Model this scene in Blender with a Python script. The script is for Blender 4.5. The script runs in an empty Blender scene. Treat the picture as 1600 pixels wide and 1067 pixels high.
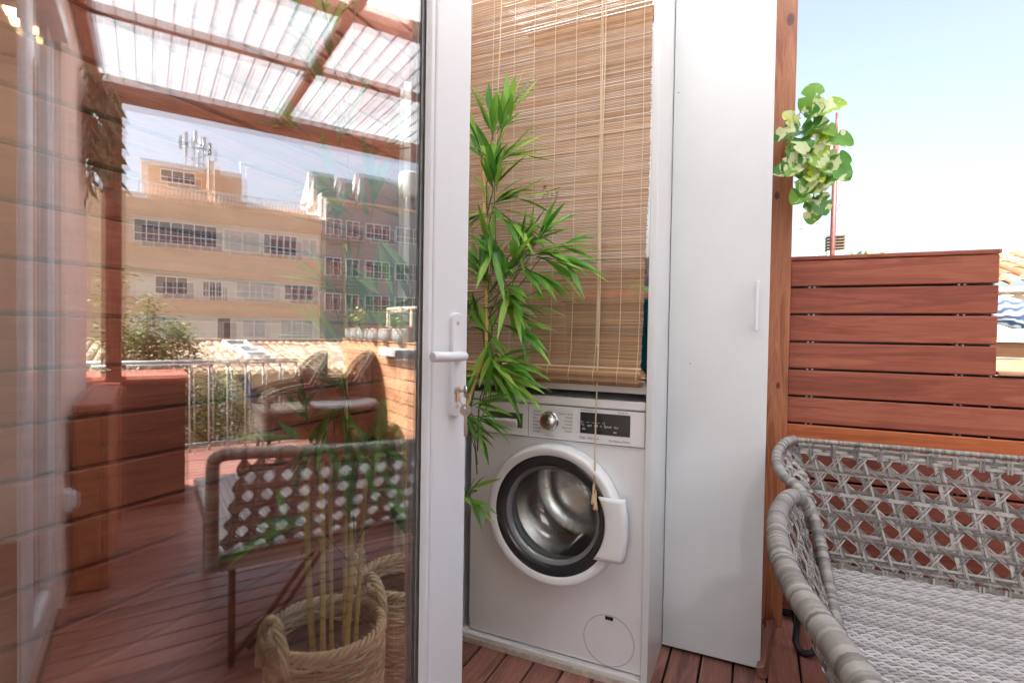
import bpy, math, random
from mathutils import Vector, Matrix
import numpy as np
random.seed(11)
R = math.radians
sc = bpy.context.scene
col = sc.collection
PI = math.pi
U = random.uniform

# ------------------------------------------------------------------ mesh builder
class MB:
    def __init__(s):
        s.v = []; s.f = []; s.t = []; s.sm = []
    def add(s, vs, fs, tone=0.5, smooth=False):
        b = len(s.v); s.v.extend(vs)
        for f in fs:
            s.f.append(tuple(i + b for i in f)); s.t.append(tone); s.sm.append(smooth)
    def box(s, x0, x1, y0, y1, z0, z1, tone=None):
        tone = U(0, 1) if tone is None else tone
        vs = [(x, y, z) for z in (z0, z1) for y in (y0, y1) for x in (x0, x1)]
        s.add(vs, [(0,2,3,1),(4,5,7,6),(0,1,5,4),(2,6,7,3),(0,4,6,2),(1,3,7,5)], tone)
    def obox(s, c, ax, ay, az, tone=None):
        tone = U(0, 1) if tone is None else tone
        c, ax, ay, az = map(Vector, (c, ax, ay, az))
        vs = [tuple(c + ax*i + ay*j + az*k) for k in (-1,1) for j in (-1,1) for i in (-1,1)]
        fl = [(0,2,3,1),(4,5,7,6),(0,1,5,4),(2,6,7,3),(0,4,6,2),(1,3,7,5)]
        if ax.cross(ay).dot(az) < 0: fl = [f[::-1] for f in fl]
        s.add(vs, fl, tone)
    def tube(s, pts, rad, n=8, tone=None, cap=True, closed=False):
        tone = U(0, 1) if tone is None else tone
        P = [Vector(p) for p in pts]; m = len(P)
        rads = rad if isinstance(rad, (list, tuple)) else [rad]*m
        b = len(s.v); up = None
        for i, p in enumerate(P):
            if closed: d = P[(i+1) % m] - P[i-1]
            else: d = P[min(i+1, m-1)] - P[max(i-1, 0)]
            if d.length < 1e-9: d = Vector((0,0,1))
            d.normalize()
            if up is None:
                up = Vector((0,0,1)) if abs(d.z) < .9 else Vector((1,0,0))
            a = up - d*up.dot(d)
            if a.length < 1e-6: a = Vector((1,0,0)) - d*d.x
            a.normalize(); c = d.cross(a); up = a
            for k in range(n):
                w = 2*PI*k/n
                s.v.append(tuple(p + (a*math.cos(w) + c*math.sin(w))*rads[i]))
        tf = tone if callable(tone) else (lambda i: tone)
        for i in range(m if closed else m-1):
            j = (i+1) % m
            for k in range(n):
                q = (k+1) % n
                s.f.append((b+i*n+k, b+i*n+q, b+j*n+q, b+j*n+k)); s.t.append(tf(i)); s.sm.append(True)
        if cap and not closed:
            s.f.append(tuple(b+k for k in range(n))[::-1]); s.t.append(tf(0)); s.sm.append(False)
            s.f.append(tuple(b+(m-1)*n+k for k in range(n))); s.t.append(tf(m-1)); s.sm.append(False)
    def lathe(s, prof, c=(0,0,0), n=32, axis='z', tone=.5, smooth=True):
        b = len(s.v); c = Vector(c)
        for r, h in prof:
            for k in range(n):
                w = 2*PI*k/n
                if axis == 'z': p = Vector((r*math.cos(w), r*math.sin(w), h))
                else: p = Vector((r*math.cos(w), h, r*math.sin(w)))
                s.v.append(tuple(c + p))
        for i in range(len(prof)-1):
            for k in range(n):
                q = (k+1) % n
                f = (b+i*n+k, b+i*n+q, b+(i+1)*n+q, b+(i+1)*n+k)
                s.f.append(f if axis == 'z' else f[::-1]); s.t.append(tone); s.sm.append(smooth)
    def grid(s, fn, nu, nv, tone=.5, smooth=True):
        b = len(s.v)
        for j in range(nv+1):
            for i in range(nu+1): s.v.append(tuple(fn(i/nu, j/nv)))
        for j in range(nv):
            for i in range(nu):
                a = b + j*(nu+1) + i
                s.f.append((a, a+1, a+nu+2, a+nu+1)); s.t.append(tone); s.sm.append(smooth)
    def ribbon(s, pts, nors, hw, ht, tone=None):
        tone = U(0, 1) if tone is None else tone
        P = [Vector(p) for p in pts]; m = len(P); b = len(s.v)
        for i, p in enumerate(P):
            d = (P[min(i+1, m-1)] - P[max(i-1, 0)]).normalized()
            nn = Vector(nors[i]); a = d.cross(nn).normalized(); nn = a.cross(d)
            for x, y in ((-1,-1),(1,-1),(1,1),(-1,1)):
                s.v.append(tuple(p + a*hw*x + nn*ht*y))
        for i in range(m-1):
            for k in range(4):
                q = (k+1) % 4
                s.f.append((b+i*4+k, b+i*4+q, b+i*4+4+q, b+i*4+4+k)); s.t.append(tone); s.sm.append(False)
    def build(s, name, mat, parent=None, origin=None, bevel=0, solid=0, seg=1):
        o0 = Vector(origin) if origin is not None else (ORG.get(parent.name, Vector()) if parent else Vector())
        V = np.array(s.v, dtype=np.float64) - np.array(o0)
        me = bpy.data.meshes.new(name)
        me.from_pydata(V.tolist(), [], s.f)
        at = me.attributes.new('tone', 'FLOAT', 'FACE'); at.data.foreach_set('value', np.array(s.t, dtype=np.float32))
        me.polygons.foreach_set('use_smooth', np.array(s.sm, dtype=bool))
        me.materials.append(mat); me.update()
        o = bpy.data.objects.new(name, me); col.objects.link(o)
        if parent: o.parent = parent; ORG[o.name] = o0
        else: o.location = o0; ORG[o.name] = o0
        if bevel:
            m = o.modifiers.new('bevel', 'BEVEL'); m.width = bevel; m.segments = seg; m.limit_method = 'ANGLE'; m.angle_limit = R(40)
        if solid:
            m = o.modifiers.new('solid', 'SOLIDIFY'); m.thickness = solid; m.offset = 0
        return o
ORG = {}
def tag(o, label=None, cat=None, group=None, kind=None):
    if label: o['label'] = label
    if cat: o['category'] = cat
    if group: o['group'] = group
    if kind: o['kind'] = kind
    return o
def thing(name, loc, label, cat, group=None):
    o = bpy.data.objects.new(name, None); o.empty_display_size = .1; o.location = loc; col.objects.link(o)
    ORG[o.name] = Vector(loc)
    return tag(o, label, cat, group)
def copy_tree(o, parent=None):
    c = o.copy(); col.objects.link(c)
    if parent: c.parent = parent
    for ch in list(o.children): copy_tree(ch, c)
    return c

# ------------------------------------------------------------------ materials
def newmat(name):
    m = bpy.data.materials.new(name); m.use_nodes = True
    nt = m.node_tree; return m, nt, nt.nodes['Principled BSDF'], nt.nodes['Material Output']
def nd(nt, t, **kw):
    n = nt.nodes.new(t)
    for k, v in kw.items():
        if k.startswith('i_'): n.inputs[k[2:].replace('_', ' ')].default_value = v
        else: setattr(n, k, v)
    return n
def ramp(nt, stops):
    n = nt.nodes.new('ShaderNodeValToRGB'); e = n.color_ramp.elements
    while len(e) < len(stops): e.new(.5)
    for q, (p, c) in zip(e, stops): q.position = p; q.color = (*c, 1)
    return n
def mixc(nt, a, b, fac, mode='MIX'):
    n = nt.nodes.new('ShaderNodeMix'); n.data_type = 'RGBA'; n.blend_type = mode
    for s, v in ((n.inputs[0], fac), (n.inputs[6], a), (n.inputs[7], b)):
        if hasattr(v, 'is_linked') or hasattr(v, 'links'): nt.links.new(v, s)
        elif isinstance(v, (tuple, list)): s.default_value = (*v, 1)
        else: s.default_value = v
    return n.outputs[2]
def simple(name, c, rough=.5, metal=0, var=.06, scale=8, bump=0, bscale=200, spec=.5, coat=0, sheen=0):
    m, nt, p, out = newmat(name)
    tc = nd(nt, 'ShaderNodeTexCoord')
    no = nd(nt, 'ShaderNodeTexNoise', i_Scale=scale, i_Detail=5.0)
    nt.links.new(tc.outputs['Object'], no.inputs['Vector'])
    d = [max(0, x*(1-var*2)) for x in c]; l = [min(1, x*(1+var)) for x in c]
    r_ = ramp(nt, [(.3, d), (.7, l)]); nt.links.new(no.outputs['Fac'], r_.inputs[0])
    nt.links.new(r_.outputs[0], p.inputs['Base Color'])
    p.inputs['Roughness'].default_value = rough; p.inputs['Metallic'].default_value = metal
    p.inputs['Specular IOR Level'].default_value = spec; p.inputs['Coat Weight'].default_value = coat
    if bump:
        n2 = nd(nt, 'ShaderNodeTexNoise', i_Scale=bscale, i_Detail=3.0); nt.links.new(tc.outputs['Object'], n2.inputs['Vector'])
        b = nd(nt, 'ShaderNodeBump', i_Strength=bump, i_Distance=.002)
        nt.links.new(n2.outputs['Fac'], b.inputs['Height']); nt.links.new(b.outputs[0], p.inputs['Normal'])
    return m
def toned(name, stops, rough=.6, noise=.25, scale=30, transl=0, bump=0):
    """colour chosen by each face's own tone, broken up by noise"""
    m, nt, p, out = newmat(name)
    at = nd(nt, 'ShaderNodeAttribute', attribute_name='tone')
    tc = nd(nt, 'ShaderNodeTexCoord'); no = nd(nt, 'ShaderNodeTexNoise', i_Scale=scale, i_Detail=4.0)
    nt.links.new(tc.outputs['Object'], no.inputs['Vector'])
    ma = nd(nt, 'ShaderNodeMath', operation='MULTIPLY_ADD'); nt.links.new(no.outputs['Fac'], ma.inputs[0])
    ma.inputs[1].default_value = noise*2; 
    sb = nd(nt, 'ShaderNodeMath', operation='SUBTRACT'); nt.links.new(at.outputs['Fac'], sb.inputs[0]); sb.inputs[1].default_value = noise
    nt.links.new(sb.outputs[0], ma.inputs[2])
    r_ = ramp(nt, stops); nt.links.new(ma.outputs[0], r_.inputs[0])
    nt.links.new(r_.outputs[0], p.inputs['Base Color']); p.inputs['Roughness'].default_value = rough
    if bump:
        b = nd(nt, 'ShaderNodeBump', i_Strength=bump, i_Distance=.002)
        nt.links.new(no.outputs['Fac'], b.inputs['Height']); nt.links.new(b.outputs[0], p.inputs['Normal'])
    if transl:
        t = nd(nt, 'ShaderNodeBsdfTranslucent'); nt.links.new(r_.outputs[0], t.inputs['Color'])
        mx = nd(nt, 'ShaderNodeMixShader', i_Fac=transl)
        nt.links.new(p.outputs[0], mx.inputs[1]); nt.links.new(t.outputs[0], mx.inputs[2]); nt.links.new(mx.outputs[0], out.inputs[0])
    return m
def wood(name, axis, dark, mid, light, rough=.45, fine=1.0, tonew=.5, knots=(), spec=.4):
    m, nt, p, out = newmat(name)
    tc = nd(nt, 'ShaderNodeTexCoord'); mp = nd(nt, 'ShaderNodeMapping')
    at = nd(nt, 'ShaderNodeAttribute', attribute_name='tone')
    s = [14.0]*3; s['xyz'.index(axis)] = 1.1
    mp.inputs['Scale'].default_value = s
    cm = nd(nt, 'ShaderNodeCombineXYZ'); mu = nd(nt, 'ShaderNodeMath', operation='MULTIPLY'); mu.inputs[1].default_value = 37.0
    nt.links.new(at.outputs['Fac'], mu.inputs[0])
    for i in range(3): nt.links.new(mu.outputs[0], cm.inputs[i])
    ad = nd(nt, 'ShaderNodeVectorMath', operation='ADD')
    nt.links.new(tc.outputs['Object'], mp.inputs['Vector']); nt.links.new(mp.outputs[0], ad.inputs[0]); nt.links.new(cm.outputs[0], ad.inputs[1])
    n1 = nd(nt, 'ShaderNodeTexNoise', i_Scale=1.3, i_Detail=6.0, i_Roughness=.6, i_Distortion=.9); nt.links.new(ad.outputs[0], n1.inputs['Vector'])
    mp2 = nd(nt, 'ShaderNodeMapping'); s2 = [230.0*fine]*3; s2['xyz'.index(axis)] = 7.0; mp2.inputs['Scale'].default_value = s2
    nt.links.new(tc.outputs['Object'], mp2.inputs['Vector'])
    n2 = nd(nt, 'ShaderNodeTexNoise', i_Scale=1.0, i_Detail=3.0); nt.links.new(mp2.outputs[0], n2.inputs['Vector'])
    wv = nd(nt, 'ShaderNodeMath', operation='MULTIPLY'); wv.inputs[1].default_value = 42.0; nt.links.new(n1.outputs['Fac'], wv.inputs[0])
    sn = nd(nt, 'ShaderNodeMath', operation='SINE'); nt.links.new(wv.outputs[0], sn.inputs[0])
    a1 = nd(nt, 'ShaderNodeMath', operation='MULTIPLY_ADD'); a1.inputs[1].default_value = .10; nt.links.new(sn.outputs[0], a1.inputs[0]); nt.links.new(n1.outputs['Fac'], a1.inputs[2])
    a2 = nd(nt, 'ShaderNodeMath', operation='MULTIPLY_ADD'); a2.inputs[1].default_value = .45; nt.links.new(n2.outputs['Fac'], a2.inputs[0]); nt.links.new(a1.outputs[0], a2.inputs[2])
    a3 = nd(nt, 'ShaderNodeMath', operation='MULTIPLY_ADD'); a3.inputs[1].default_value = tonew*.5; nt.links.new(at.outputs['Fac'], a3.inputs[0]); nt.links.new(a2.outputs[0], a3.inputs[2])
    a4 = nd(nt, 'ShaderNodeMath', operation='SUBTRACT'); a4.inputs[1].default_value = .22 + tonew*.25; nt.links.new(a3.outputs[0], a4.inputs[0])
    r_ = ramp(nt, [(.22, dark), (.5, mid), (.8, light)]); nt.links.new(a4.outputs[0], r_.inputs[0])
    cur = r_.outputs[0]
    for (kx, ky, kz, rr) in knots:
        vs = nd(nt, 'ShaderNodeVectorMath', operation='SUBTRACT'); vs.inputs[1].default_value = (kx, ky, kz)
        nt.links.new(tc.outputs['Object'], vs.inputs[0])
        sc_ = nd(nt, 'ShaderNodeVectorMath', operation='MULTIPLY'); k = [1/rr, .3/rr, 1/rr]; k['xyz'.index(axis)] = .55/rr; sc_.inputs[1].default_value = k
        nt.links.new(vs.outputs[0], sc_.inputs[0])
        ln = nd(nt, 'ShaderNodeVectorMath', operation='LENGTH'); nt.links.new(sc_.outputs[0], ln.inputs[0])
        nz = nd(nt, 'ShaderNodeMath', operation='MULTIPLY_ADD'); nz.inputs[1].default_value = 1.1; nt.links.new(n1.outputs['Fac'], nz.inputs[0]); nt.links.new(ln.outputs['Value'], nz.inputs[2])
        kr = ramp(nt, [(.0, (.16,.07,.03)), (.85, (.35,.2,.12)), (.95, (.6,.48,.4)), (1.0, (1,1,1))])
        dv = nd(nt, 'ShaderNodeMath', operation='MULTIPLY'); dv.inputs[1].default_value = .55; nt.links.new(nz.outputs[0], dv.inputs[0])
        nt.links.new(dv.outputs[0], kr.inputs[0])
        cur = mixc(nt, cur, kr.outputs[0], 1.0, 'MULTIPLY')
    nt.links.new(cur, p.inputs['Base Color'])
    p.inputs['Roughness'].default_value = rough; p.inputs['Specular IOR Level'].default_value = spec
    b = nd(nt, 'ShaderNodeBump', i_Strength=.25, i_Distance=.0012); nt.links.new(n2.outputs['Fac'], b.inputs['Height']); nt.links.new(b.outputs[0], p.inputs['Normal'])
    return m
def glassy(name, r0, tint=(.96,.98,.97), gloss=(1,1,1), rough=0.0):
    """thin clear pane: Schlick reflection over straight transmission, the same from both sides"""
    m, nt, p, out = newmat(name); nt.nodes.remove(p)
    lw = nd(nt, 'ShaderNodeLayerWeight', i_Blend=.5)
    pw = nd(nt, 'ShaderNodeMath', operation='POWER'); pw.inputs[1].default_value = 5.0; nt.links.new(lw.outputs['Facing'], pw.inputs[0])
    ma = nd(nt, 'ShaderNodeMath', operation='MULTIPLY_ADD'); ma.inputs[1].default_value = 1-r0; ma.inputs[2].default_value = r0; nt.links.new(pw.outputs[0], ma.inputs[0])
    t = nd(nt, 'ShaderNodeBsdfTransparent'); t.inputs[0].default_value = (*tint, 1)
    g = nd(nt, 'ShaderNodeBsdfGlossy'); g.inputs['Color'].default_value = (*gloss, 1); g.inputs['Roughness'].default_value = rough
    mx = nd(nt, 'ShaderNodeMixShader'); nt.links.new(ma.outputs[0], mx.inputs[0]); nt.links.new(t.outputs[0], mx.inputs[1]); nt.links.new(g.outputs[0], mx.inputs[2])
    nt.links.new(mx.outputs[0], out.inputs[0]); return m
def sheetmat(name, c, transl, transp, rough=.5):
    m, nt, p, out = newmat(name); p.inputs['Base Color'].default_value = (*c, 1); p.inputs['Roughness'].default_value = rough
    tc = nd(nt, 'ShaderNodeTexCoord'); no = nd(nt, 'ShaderNodeTexNoise', i_Scale=2.5, i_Detail=6.0); nt.links.new(tc.outputs['Object'], no.inputs['Vector'])
    r_ = ramp(nt, [(.35, [x*.72 for x in c]), (.65, c)]); nt.links.new(no.outputs['Fac'], r_.inputs[0]); nt.links.new(r_.outputs[0], p.inputs['Base Color'])
    t = nd(nt, 'ShaderNodeBsdfTranslucent'); nt.links.new(r_.outputs[0], t.inputs[0])
    tr = nd(nt, 'ShaderNodeBsdfTransparent'); tr.inputs[0].default_value = (*c, 1)
    m1 = nd(nt, 'ShaderNodeMixShader', i_Fac=transl); nt.links.new(p.outputs[0], m1.inputs[1]); nt.links.new(t.outputs[0], m1.inputs[2])
    m2 = nd(nt, 'ShaderNodeMixShader', i_Fac=transp); nt.links.new(m1.outputs[0], m2.inputs[1]); nt.links.new(tr.outputs[0], m2.inputs[2])
    nt.links.new(m2.outputs[0], out.inputs[0]); return m
def emis(name, c, s):
    m, nt, p, out = newmat(name); p.inputs['Emission Color'].default_value = (*c, 1); p.inputs['Emission Strength'].default_value = s
    p.inputs['Base Color'].default_value = (.8,.8,.8,1); return m

M = {}
M['ipe_x'] = wood('ipe along x', 'x', (.20,.052,.031), (.285,.080,.047), (.37,.128,.076), rough=.5)
M['ipe_shadowed'] = wood('shadowed dark hardwood', 'x', (.10,.028,.02), (.16,.045,.031), (.23,.075,.052), rough=.5)  # copy of the plank wood, darkened to paint the shade behind the sofa
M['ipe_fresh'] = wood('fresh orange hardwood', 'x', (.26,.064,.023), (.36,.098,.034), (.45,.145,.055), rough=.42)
M['ipe_y'] = wood('ipe along y', 'y', (.22,.050,.026), (.33,.084,.046), (.43,.135,.08), rough=.5)
M['deck'] = wood('deck boards', 'y', (.12,.046,.035), (.24,.098,.075), (.36,.17,.135), rough=.42, spec=.6)
M['sunwood'] = wood('pale orange boards', 'x', (.30,.13,.06), (.46,.23,.115), (.58,.33,.18), rough=.6)  # lighter, more orange boards than the near fence planks
M['pale_boards_z'] = wood('upright pale orange boards', 'z', (.30,.13,.06), (.46,.23,.115), (.58,.33,.18), rough=.6)
M['post'] = wood('varnished pine post', 'z', (.17,.050,.019), (.31,.108,.045), (.43,.185,.085), rough=.36, spec=.5,
                 knots=((.022,-.04,2.235,.010),(-.008,-.04,1.60,.007),(.012,-.04,.90,.006)))
M['pine_x'] = wood('stained beam along x', 'x', (.12,.035,.014), (.24,.075,.03), (.36,.13,.055), rough=.45)
M['pine_y'] = wood('stained beam along y', 'y', (.12,.035,.014), (.24,.075,.03), (.36,.13,.055), rough=.45)
M['pine_z'] = wood('stained post', 'z', (.13,.04,.02), (.26,.085,.045), (.38,.14,.08), rough=.45)
M['box_y'] = wood('dark stained box', 'y', (.05,.017,.012), (.10,.034,.024), (.17,.06,.042), rough=.5)
M['pvc'] = simple('white window frame', (.66,.695,.75), .28, var=.015, scale=3, spec=.5)
M['lacquer'] = simple('white lacquer board', (.65,.682,.705), .32, var=.045, scale=1.7, bump=.05, bscale=40)
M['lacquer_in'] = simple('grey white chipboard', (.70,.69,.69), .5, var=.04, scale=4)
M['chip'] = simple('raw board edge', (.52,.46,.40), .7, var=.12, scale=60)
M['enamel'] = simple('silver grey enamel', (.78,.81,.845), .34, metal=.15, var=.02, scale=6, spec=.5)
M['enamel_lt'] = simple('pale grey plastic', (.79,.81,.84), .3, var=.02, scale=5)
M['trim'] = simple('smoked trim ring', (.028,.030,.036), .12, var=.1, scale=12, spec=.6, coat=.4)
M['chrome'] = simple('brushed chrome', (.62,.62,.62), .22, metal=1, var=.08, scale=60)
M['steel'] = simple('drum steel', (.74,.72,.71), .22, metal=1, var=.08, scale=10)
M['rubber'] = simple('grey rubber seal', (.22,.23,.24), .55, var=.05)
M['black'] = simple('black plastic', (.02,.02,.022), .25, var=.1)
M['ink'] = simple('grey print', (.16,.16,.17), .6, var=.02)
M['seamline'] = simple('grey seam', (.30,.30,.30), .6, var=.02)
M['inkw'] = simple('white print', (.75,.76,.78), .5, var=.02)
M['shadowgap'] = simple('recess shade and reflection', (.10,.13,.06), .4, var=.1)  # green-dark tone paints the reflection and shade inside the drawer grip
M['blind'] = toned('bamboo slats', [(.0,(.31,.165,.080)), (.45,(.50,.305,.165)), (.8,(.62,.41,.24)), (1.,(.72,.54,.37))], rough=.55, noise=.2, scale=22, transl=.25)
M['cord'] = toned('cotton cord', [(0,(.55,.42,.27)), (1,(.72,.60,.43))], rough=.9, noise=.2, scale=400)
M['cane'] = toned('bamboo cane', [(0,(.42,.24,.06)), (.5,(.80,.57,.17)), (1,(.88,.70,.30))], rough=.4, noise=.22, scale=18)
M['leaf'] = toned('artificial bamboo leaf', [(0,(.020,.10,.028)), (.3,(.06,.23,.030)), (.7,(.17,.42,.045)), (1,(.34,.58,.09))], rough=.42, noise=.12, scale=14, transl=.35)
M['twig'] = toned('green twig', [(0,(.06,.13,.03)), (1,(.17,.22,.07))], rough=.6)
M['soil'] = simple('black soil', (.022,.018,.015), .95, var=.5, scale=160, bump=1.0, bscale=130)
M['wicker'] = toned('natural wicker', [(0,(.50,.33,.17)), (.5,(.76,.57,.35)), (1,(.88,.74,.52))], rough=.5, noise=.25, scale=40)
M['rattan'] = toned('grey synthetic rattan', [(0,(.10,.093,.088)), (.5,(.22,.206,.194)), (1,(.38,.362,.345))], rough=.48, noise=.22, scale=90)
M['rattan_seat'] = toned('pale grey synthetic rattan', [(0,(.25,.24,.24)), (.5,(.38,.366,.366)), (1,(.50,.488,.488))], rough=.45, noise=.2, scale=60)
M['dark_rattan'] = toned('dark brown wicker', [(0,(.022,.014,.010)), (.5,(.05,.034,.024)), (1,(.09,.066,.048))], rough=.9, noise=.25, scale=60)
M['iron'] = simple('black iron', (.022,.022,.022), .45, var=.1, scale=30)
M['alu'] = simple('aluminium rail', (.50,.50,.50), .4, metal=.5, var=.04, scale=10)
M['galv'] = simple('galvanised steel', (.45,.46,.47), .4, metal=.8, var=.1, scale=30)
M['key'] = simple('worn nickel', (.55,.52,.47), .3, metal=1, var=.12, scale=150)
M['copper'] = simple('rusty painted mast', (.10,.022,.015), .55, var=.25, scale=25)
M['teal'] = simple('teal plastic', (.015,.33,.50), .4, var=.05)
M['red'] = simple('coral cloth', (.70,.10,.09), .9, var=.15, scale=40, bump=.4)
M['green_cloth'] = simple('green cloth', (.30,.50,.22), .9, var=.1)
M['linen'] = simple('white linen', (.75,.73,.70), .95, var=.04, scale=40, bump=.3, bscale=500)
M['stucco'] = simple('pale rose stucco', (.78,.66,.61), .9, var=.05, scale=6, bump=.5, bscale=120)
M['plaster'] = simple('white plaster', (.72,.70,.67), .9, var=.03)
M['parquet'] = wood('parquet', 'y', (.2,.12,.09), (.30,.20,.16), (.38,.27,.22))
M['poly'] = sheetmat('milky corrugated sheet', (.70,.715,.73), .78, .16, rough=.3)
M['ceiling'] = sheetmat('white awning ceiling', (.94,.94,.93), .85, .05, rough=.8)
M['milky'] = sheetmat('milky back sheet', (.90,.91,.92), .80, .05)
M['pane'] = glassy('door glass', .165, tint=(.985,.992,.988))
M['clear'] = glassy('clear moulded glass', .07, tint=(.93,.95,.95))
M['lampglow'] = emis('warm lamp glass', (1.,.62,.28), 9.0)
M['cream'] = simple('cream render', (.62,.50,.36), .9, var=.06, scale=2)
M['ochre'] = simple('ochre apricot render', (.80,.56,.385), .9, var=.05, scale=.7)
M['ochre_pale'] = simple('pale cream render', (.82,.72,.60), .9, var=.05, scale=.7)
M['greyrender'] = simple('grey green render', (.30,.335,.325), .9, var=.08, scale=.6)
M['whiterender'] = simple('white render', (.70,.70,.68), .9, var=.05, scale=.8)
M['winframe'] = simple('white shutter frame', (.82,.83,.83), .5, var=.03)
M['windark'] = simple('window glass dark', (.07,.085,.10), .08, var=.35, scale=.9, spec=.6)
M['shutter'] = simple('pale roller shutter', (.55,.52,.47), .7, var=.05)
M['tile'] = toned('clay barrel tiles', [(0,(.15,.08,.045)), (.4,(.30,.19,.115)), (.75,(.42,.30,.20)), (1,(.52,.41,.30))], rough=.85, noise=.3, scale=9)
M['tile_or'] = toned('orange clay tiles', [(0,(.22,.075,.028)), (.5,(.34,.17,.085)), (1,(.44,.30,.20))], rough=.85, noise=.3, scale=9)
M['concrete'] = simple('weathered concrete', (.34,.34,.31), .9, var=.2, scale=25, bump=.5)
M['slate'] = simple('grey table top', (.07,.075,.08), .9, spec=.15, var=.1, scale=20)
M['ground'] = simple('street ground', (.20,.19,.17), .95, var=.2, scale=.15)
M['shrub'] = toned('yellow green shrub leaf', [(0,(.035,.07,.015)), (.5,(.12,.17,.035)), (1,(.36,.38,.11))], rough=.5, noise=.1, transl=.3)
M['ivy'] = toned('trailing ivy leaf', [(0,(.02,.05,.015)), (.6,(.07,.12,.035)), (1,(.18,.22,.09))], rough=.45, noise=.1, transl=.25)
M['bark'] = simple('brown bark', (.10,.07,.045), .9, var=.2, scale=40)
M['succ_g'] = toned('green succulent', [(0,(.10,.18,.05)), (1,(.32,.42,.12))], rough=.6, noise=.2)
M['succ_r'] = toned('rust red succulent', [(0,(.30,.09,.04)), (1,(.55,.30,.10))], rough=.6, noise=.2)
M['bluepaint'] = simple('blue drainpipe', (.05,.09,.24), .6, var=.1)

def variegated():
    m, nt, p, out = newmat('variegated leaf')
    tc = nd(nt, 'ShaderNodeTexCoord'); at = nd(nt, 'ShaderNodeAttribute', attribute_name='tone')
    mp = nd(nt, 'ShaderNodeMapping'); mp.inputs['Scale'].default_value = (24, 24, 15); nt.links.new(tc.outputs['Object'], mp.inputs['Vector'])
    no = nd(nt, 'ShaderNodeTexNoise', i_Scale=1.0, i_Detail=2.0, i_Distortion=.8); nt.links.new(mp.outputs[0], no.inputs['Vector'])
    g = ramp(nt, [(0, (.03,.13,.03)), (.45, (.09,.30,.035)), (.8, (.30,.50,.04)), (1, (.58,.66,.04))]); nt.links.new(at.outputs['Fac'], g.inputs[0])
    cut = ramp(nt, [(.525, (0,0,0)), (.55, (1,1,1))]); nt.links.new(no.outputs['Fac'], cut.inputs[0])
    c = mixc(nt, g.outputs[0], (.58,.66,.36), cut.outputs[0])
    nt.links.new(c, p.inputs['Base Color']); p.inputs['Roughness'].default_value = .4
    t = nd(nt, 'ShaderNodeBsdfTranslucent'); nt.links.new(c, t.inputs[0])
    mx = nd(nt, 'ShaderNodeMixShader', i_Fac=.35); nt.links.new(p.outputs[0], mx.inputs[1]); nt.links.new(t.outputs[0], mx.inputs[2]); nt.links.new(mx.outputs[0], out.inputs[0])
    return m
M['varieg'] = variegated()
def paisley():
    m, nt, p, out = newmat('blue and white patterned cloth')
    tc = nd(nt, 'ShaderNodeTexCoord')
    w = nd(nt, 'ShaderNodeTexWave', i_Scale=9.0, i_Distortion=9.0, i_Detail=2.0); w.inputs['Detail Scale'].default_value = 1.2; w.wave_type = 'RINGS'
    nt.links.new(tc.outputs['Object'], w.inputs['Vector'])
    r_ = ramp(nt, [(.25, (.03,.05,.10)), (.5, (.09,.13,.19)), (.75, (.36,.39,.43))]); nt.links.new(w.outputs['Fac'], r_.inputs[0])
    nt.links.new(r_.outputs[0], p.inputs['Base Color']); p.inputs['Roughness'].default_value = .9
    return m
M['paisley'] = paisley()
def drumsteel():
    m = M['steel']; nt = m.node_tree; p = nt.nodes['Principled BSDF']
    tc = nd(nt, 'ShaderNodeTexCoord'); vo = nd(nt, 'ShaderNodeTexVoronoi', i_Scale=75.0); nt.links.new(tc.outputs['Object'], vo.inputs['Vector'])
    r_ = ramp(nt, [(.14, (0,0,0)), (.2, (1,1,1))]); nt.links.new(vo.outputs['Distance'], r_.inputs[0])
    b = nd(nt, 'ShaderNodeBump', i_Strength=.6, i_Distance=.002); nt.links.new(r_.outputs[0], b.inputs['Height']); nt.links.new(b.outputs[0], p.inputs['Normal'])
drumsteel()

# ------------------------------------------------------------------ camera, light, sky
CAMZ = 1.085
f_px, yaw, pit, roll = 837.17, R(24.631), R(1.0996), R(.9179)
F = Vector((-math.sin(yaw)*math.cos(pit), math.cos(yaw)*math.cos(pit), -math.sin(pit)))
r0 = Vector((math.cos(yaw), math.sin(yaw), 0)); u0 = r0.cross(F)
rr = r0*math.cos(roll) + u0*math.sin(roll); uu = rr.cross(F)
cam = bpy.data.cameras.new('camera'); co = bpy.data.objects.new('camera', cam); col.objects.link(co)
co.matrix_world = Matrix(((rr.x, uu.x, -F.x, 0), (rr.y, uu.y, -F.y, 0), (rr.z, uu.z, -F.z, CAMZ), (0,0,0,1)))
cam.sensor_width = 36; cam.lens = f_px/1600*36; cam.clip_end = 2000; cam.clip_start = .02
sc.camera = co
sun_dir = Vector((.50, -.72, 1.02)).normalized()
elev = math.asin(sun_dir.z); rot = math.atan2(sun_dir.x, sun_dir.y)
w = bpy.data.worlds.new('World'); sc.world = w; w.use_nodes = True
sky = w.node_tree.nodes.new('ShaderNodeTexSky'); sky.sky_type = 'NISHITA'; sky.sun_disc = False
sky.sun_elevation = elev; sky.sun_rotation = rot; sky.air_density = 1.0; sky.dust_density = 4.5; sky.ozone_density = 1.0
bg = w.node_tree.nodes['Background']; hs = w.node_tree.nodes.new('ShaderNodeHueSaturation'); hs.inputs['Saturation'].default_value = .72   # thin bright haze
w.node_tree.links.new(sky.outputs[0], hs.inputs['Color']); w.node_tree.links.new(hs.outputs[0], bg.inputs[0]); bg.inputs[1].default_value = .072
sl = bpy.data.lights.new('sun', 'SUN'); sl.energy = 4.2; sl.angle = R(.5); sl.color = (1, .995, .98)
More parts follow.
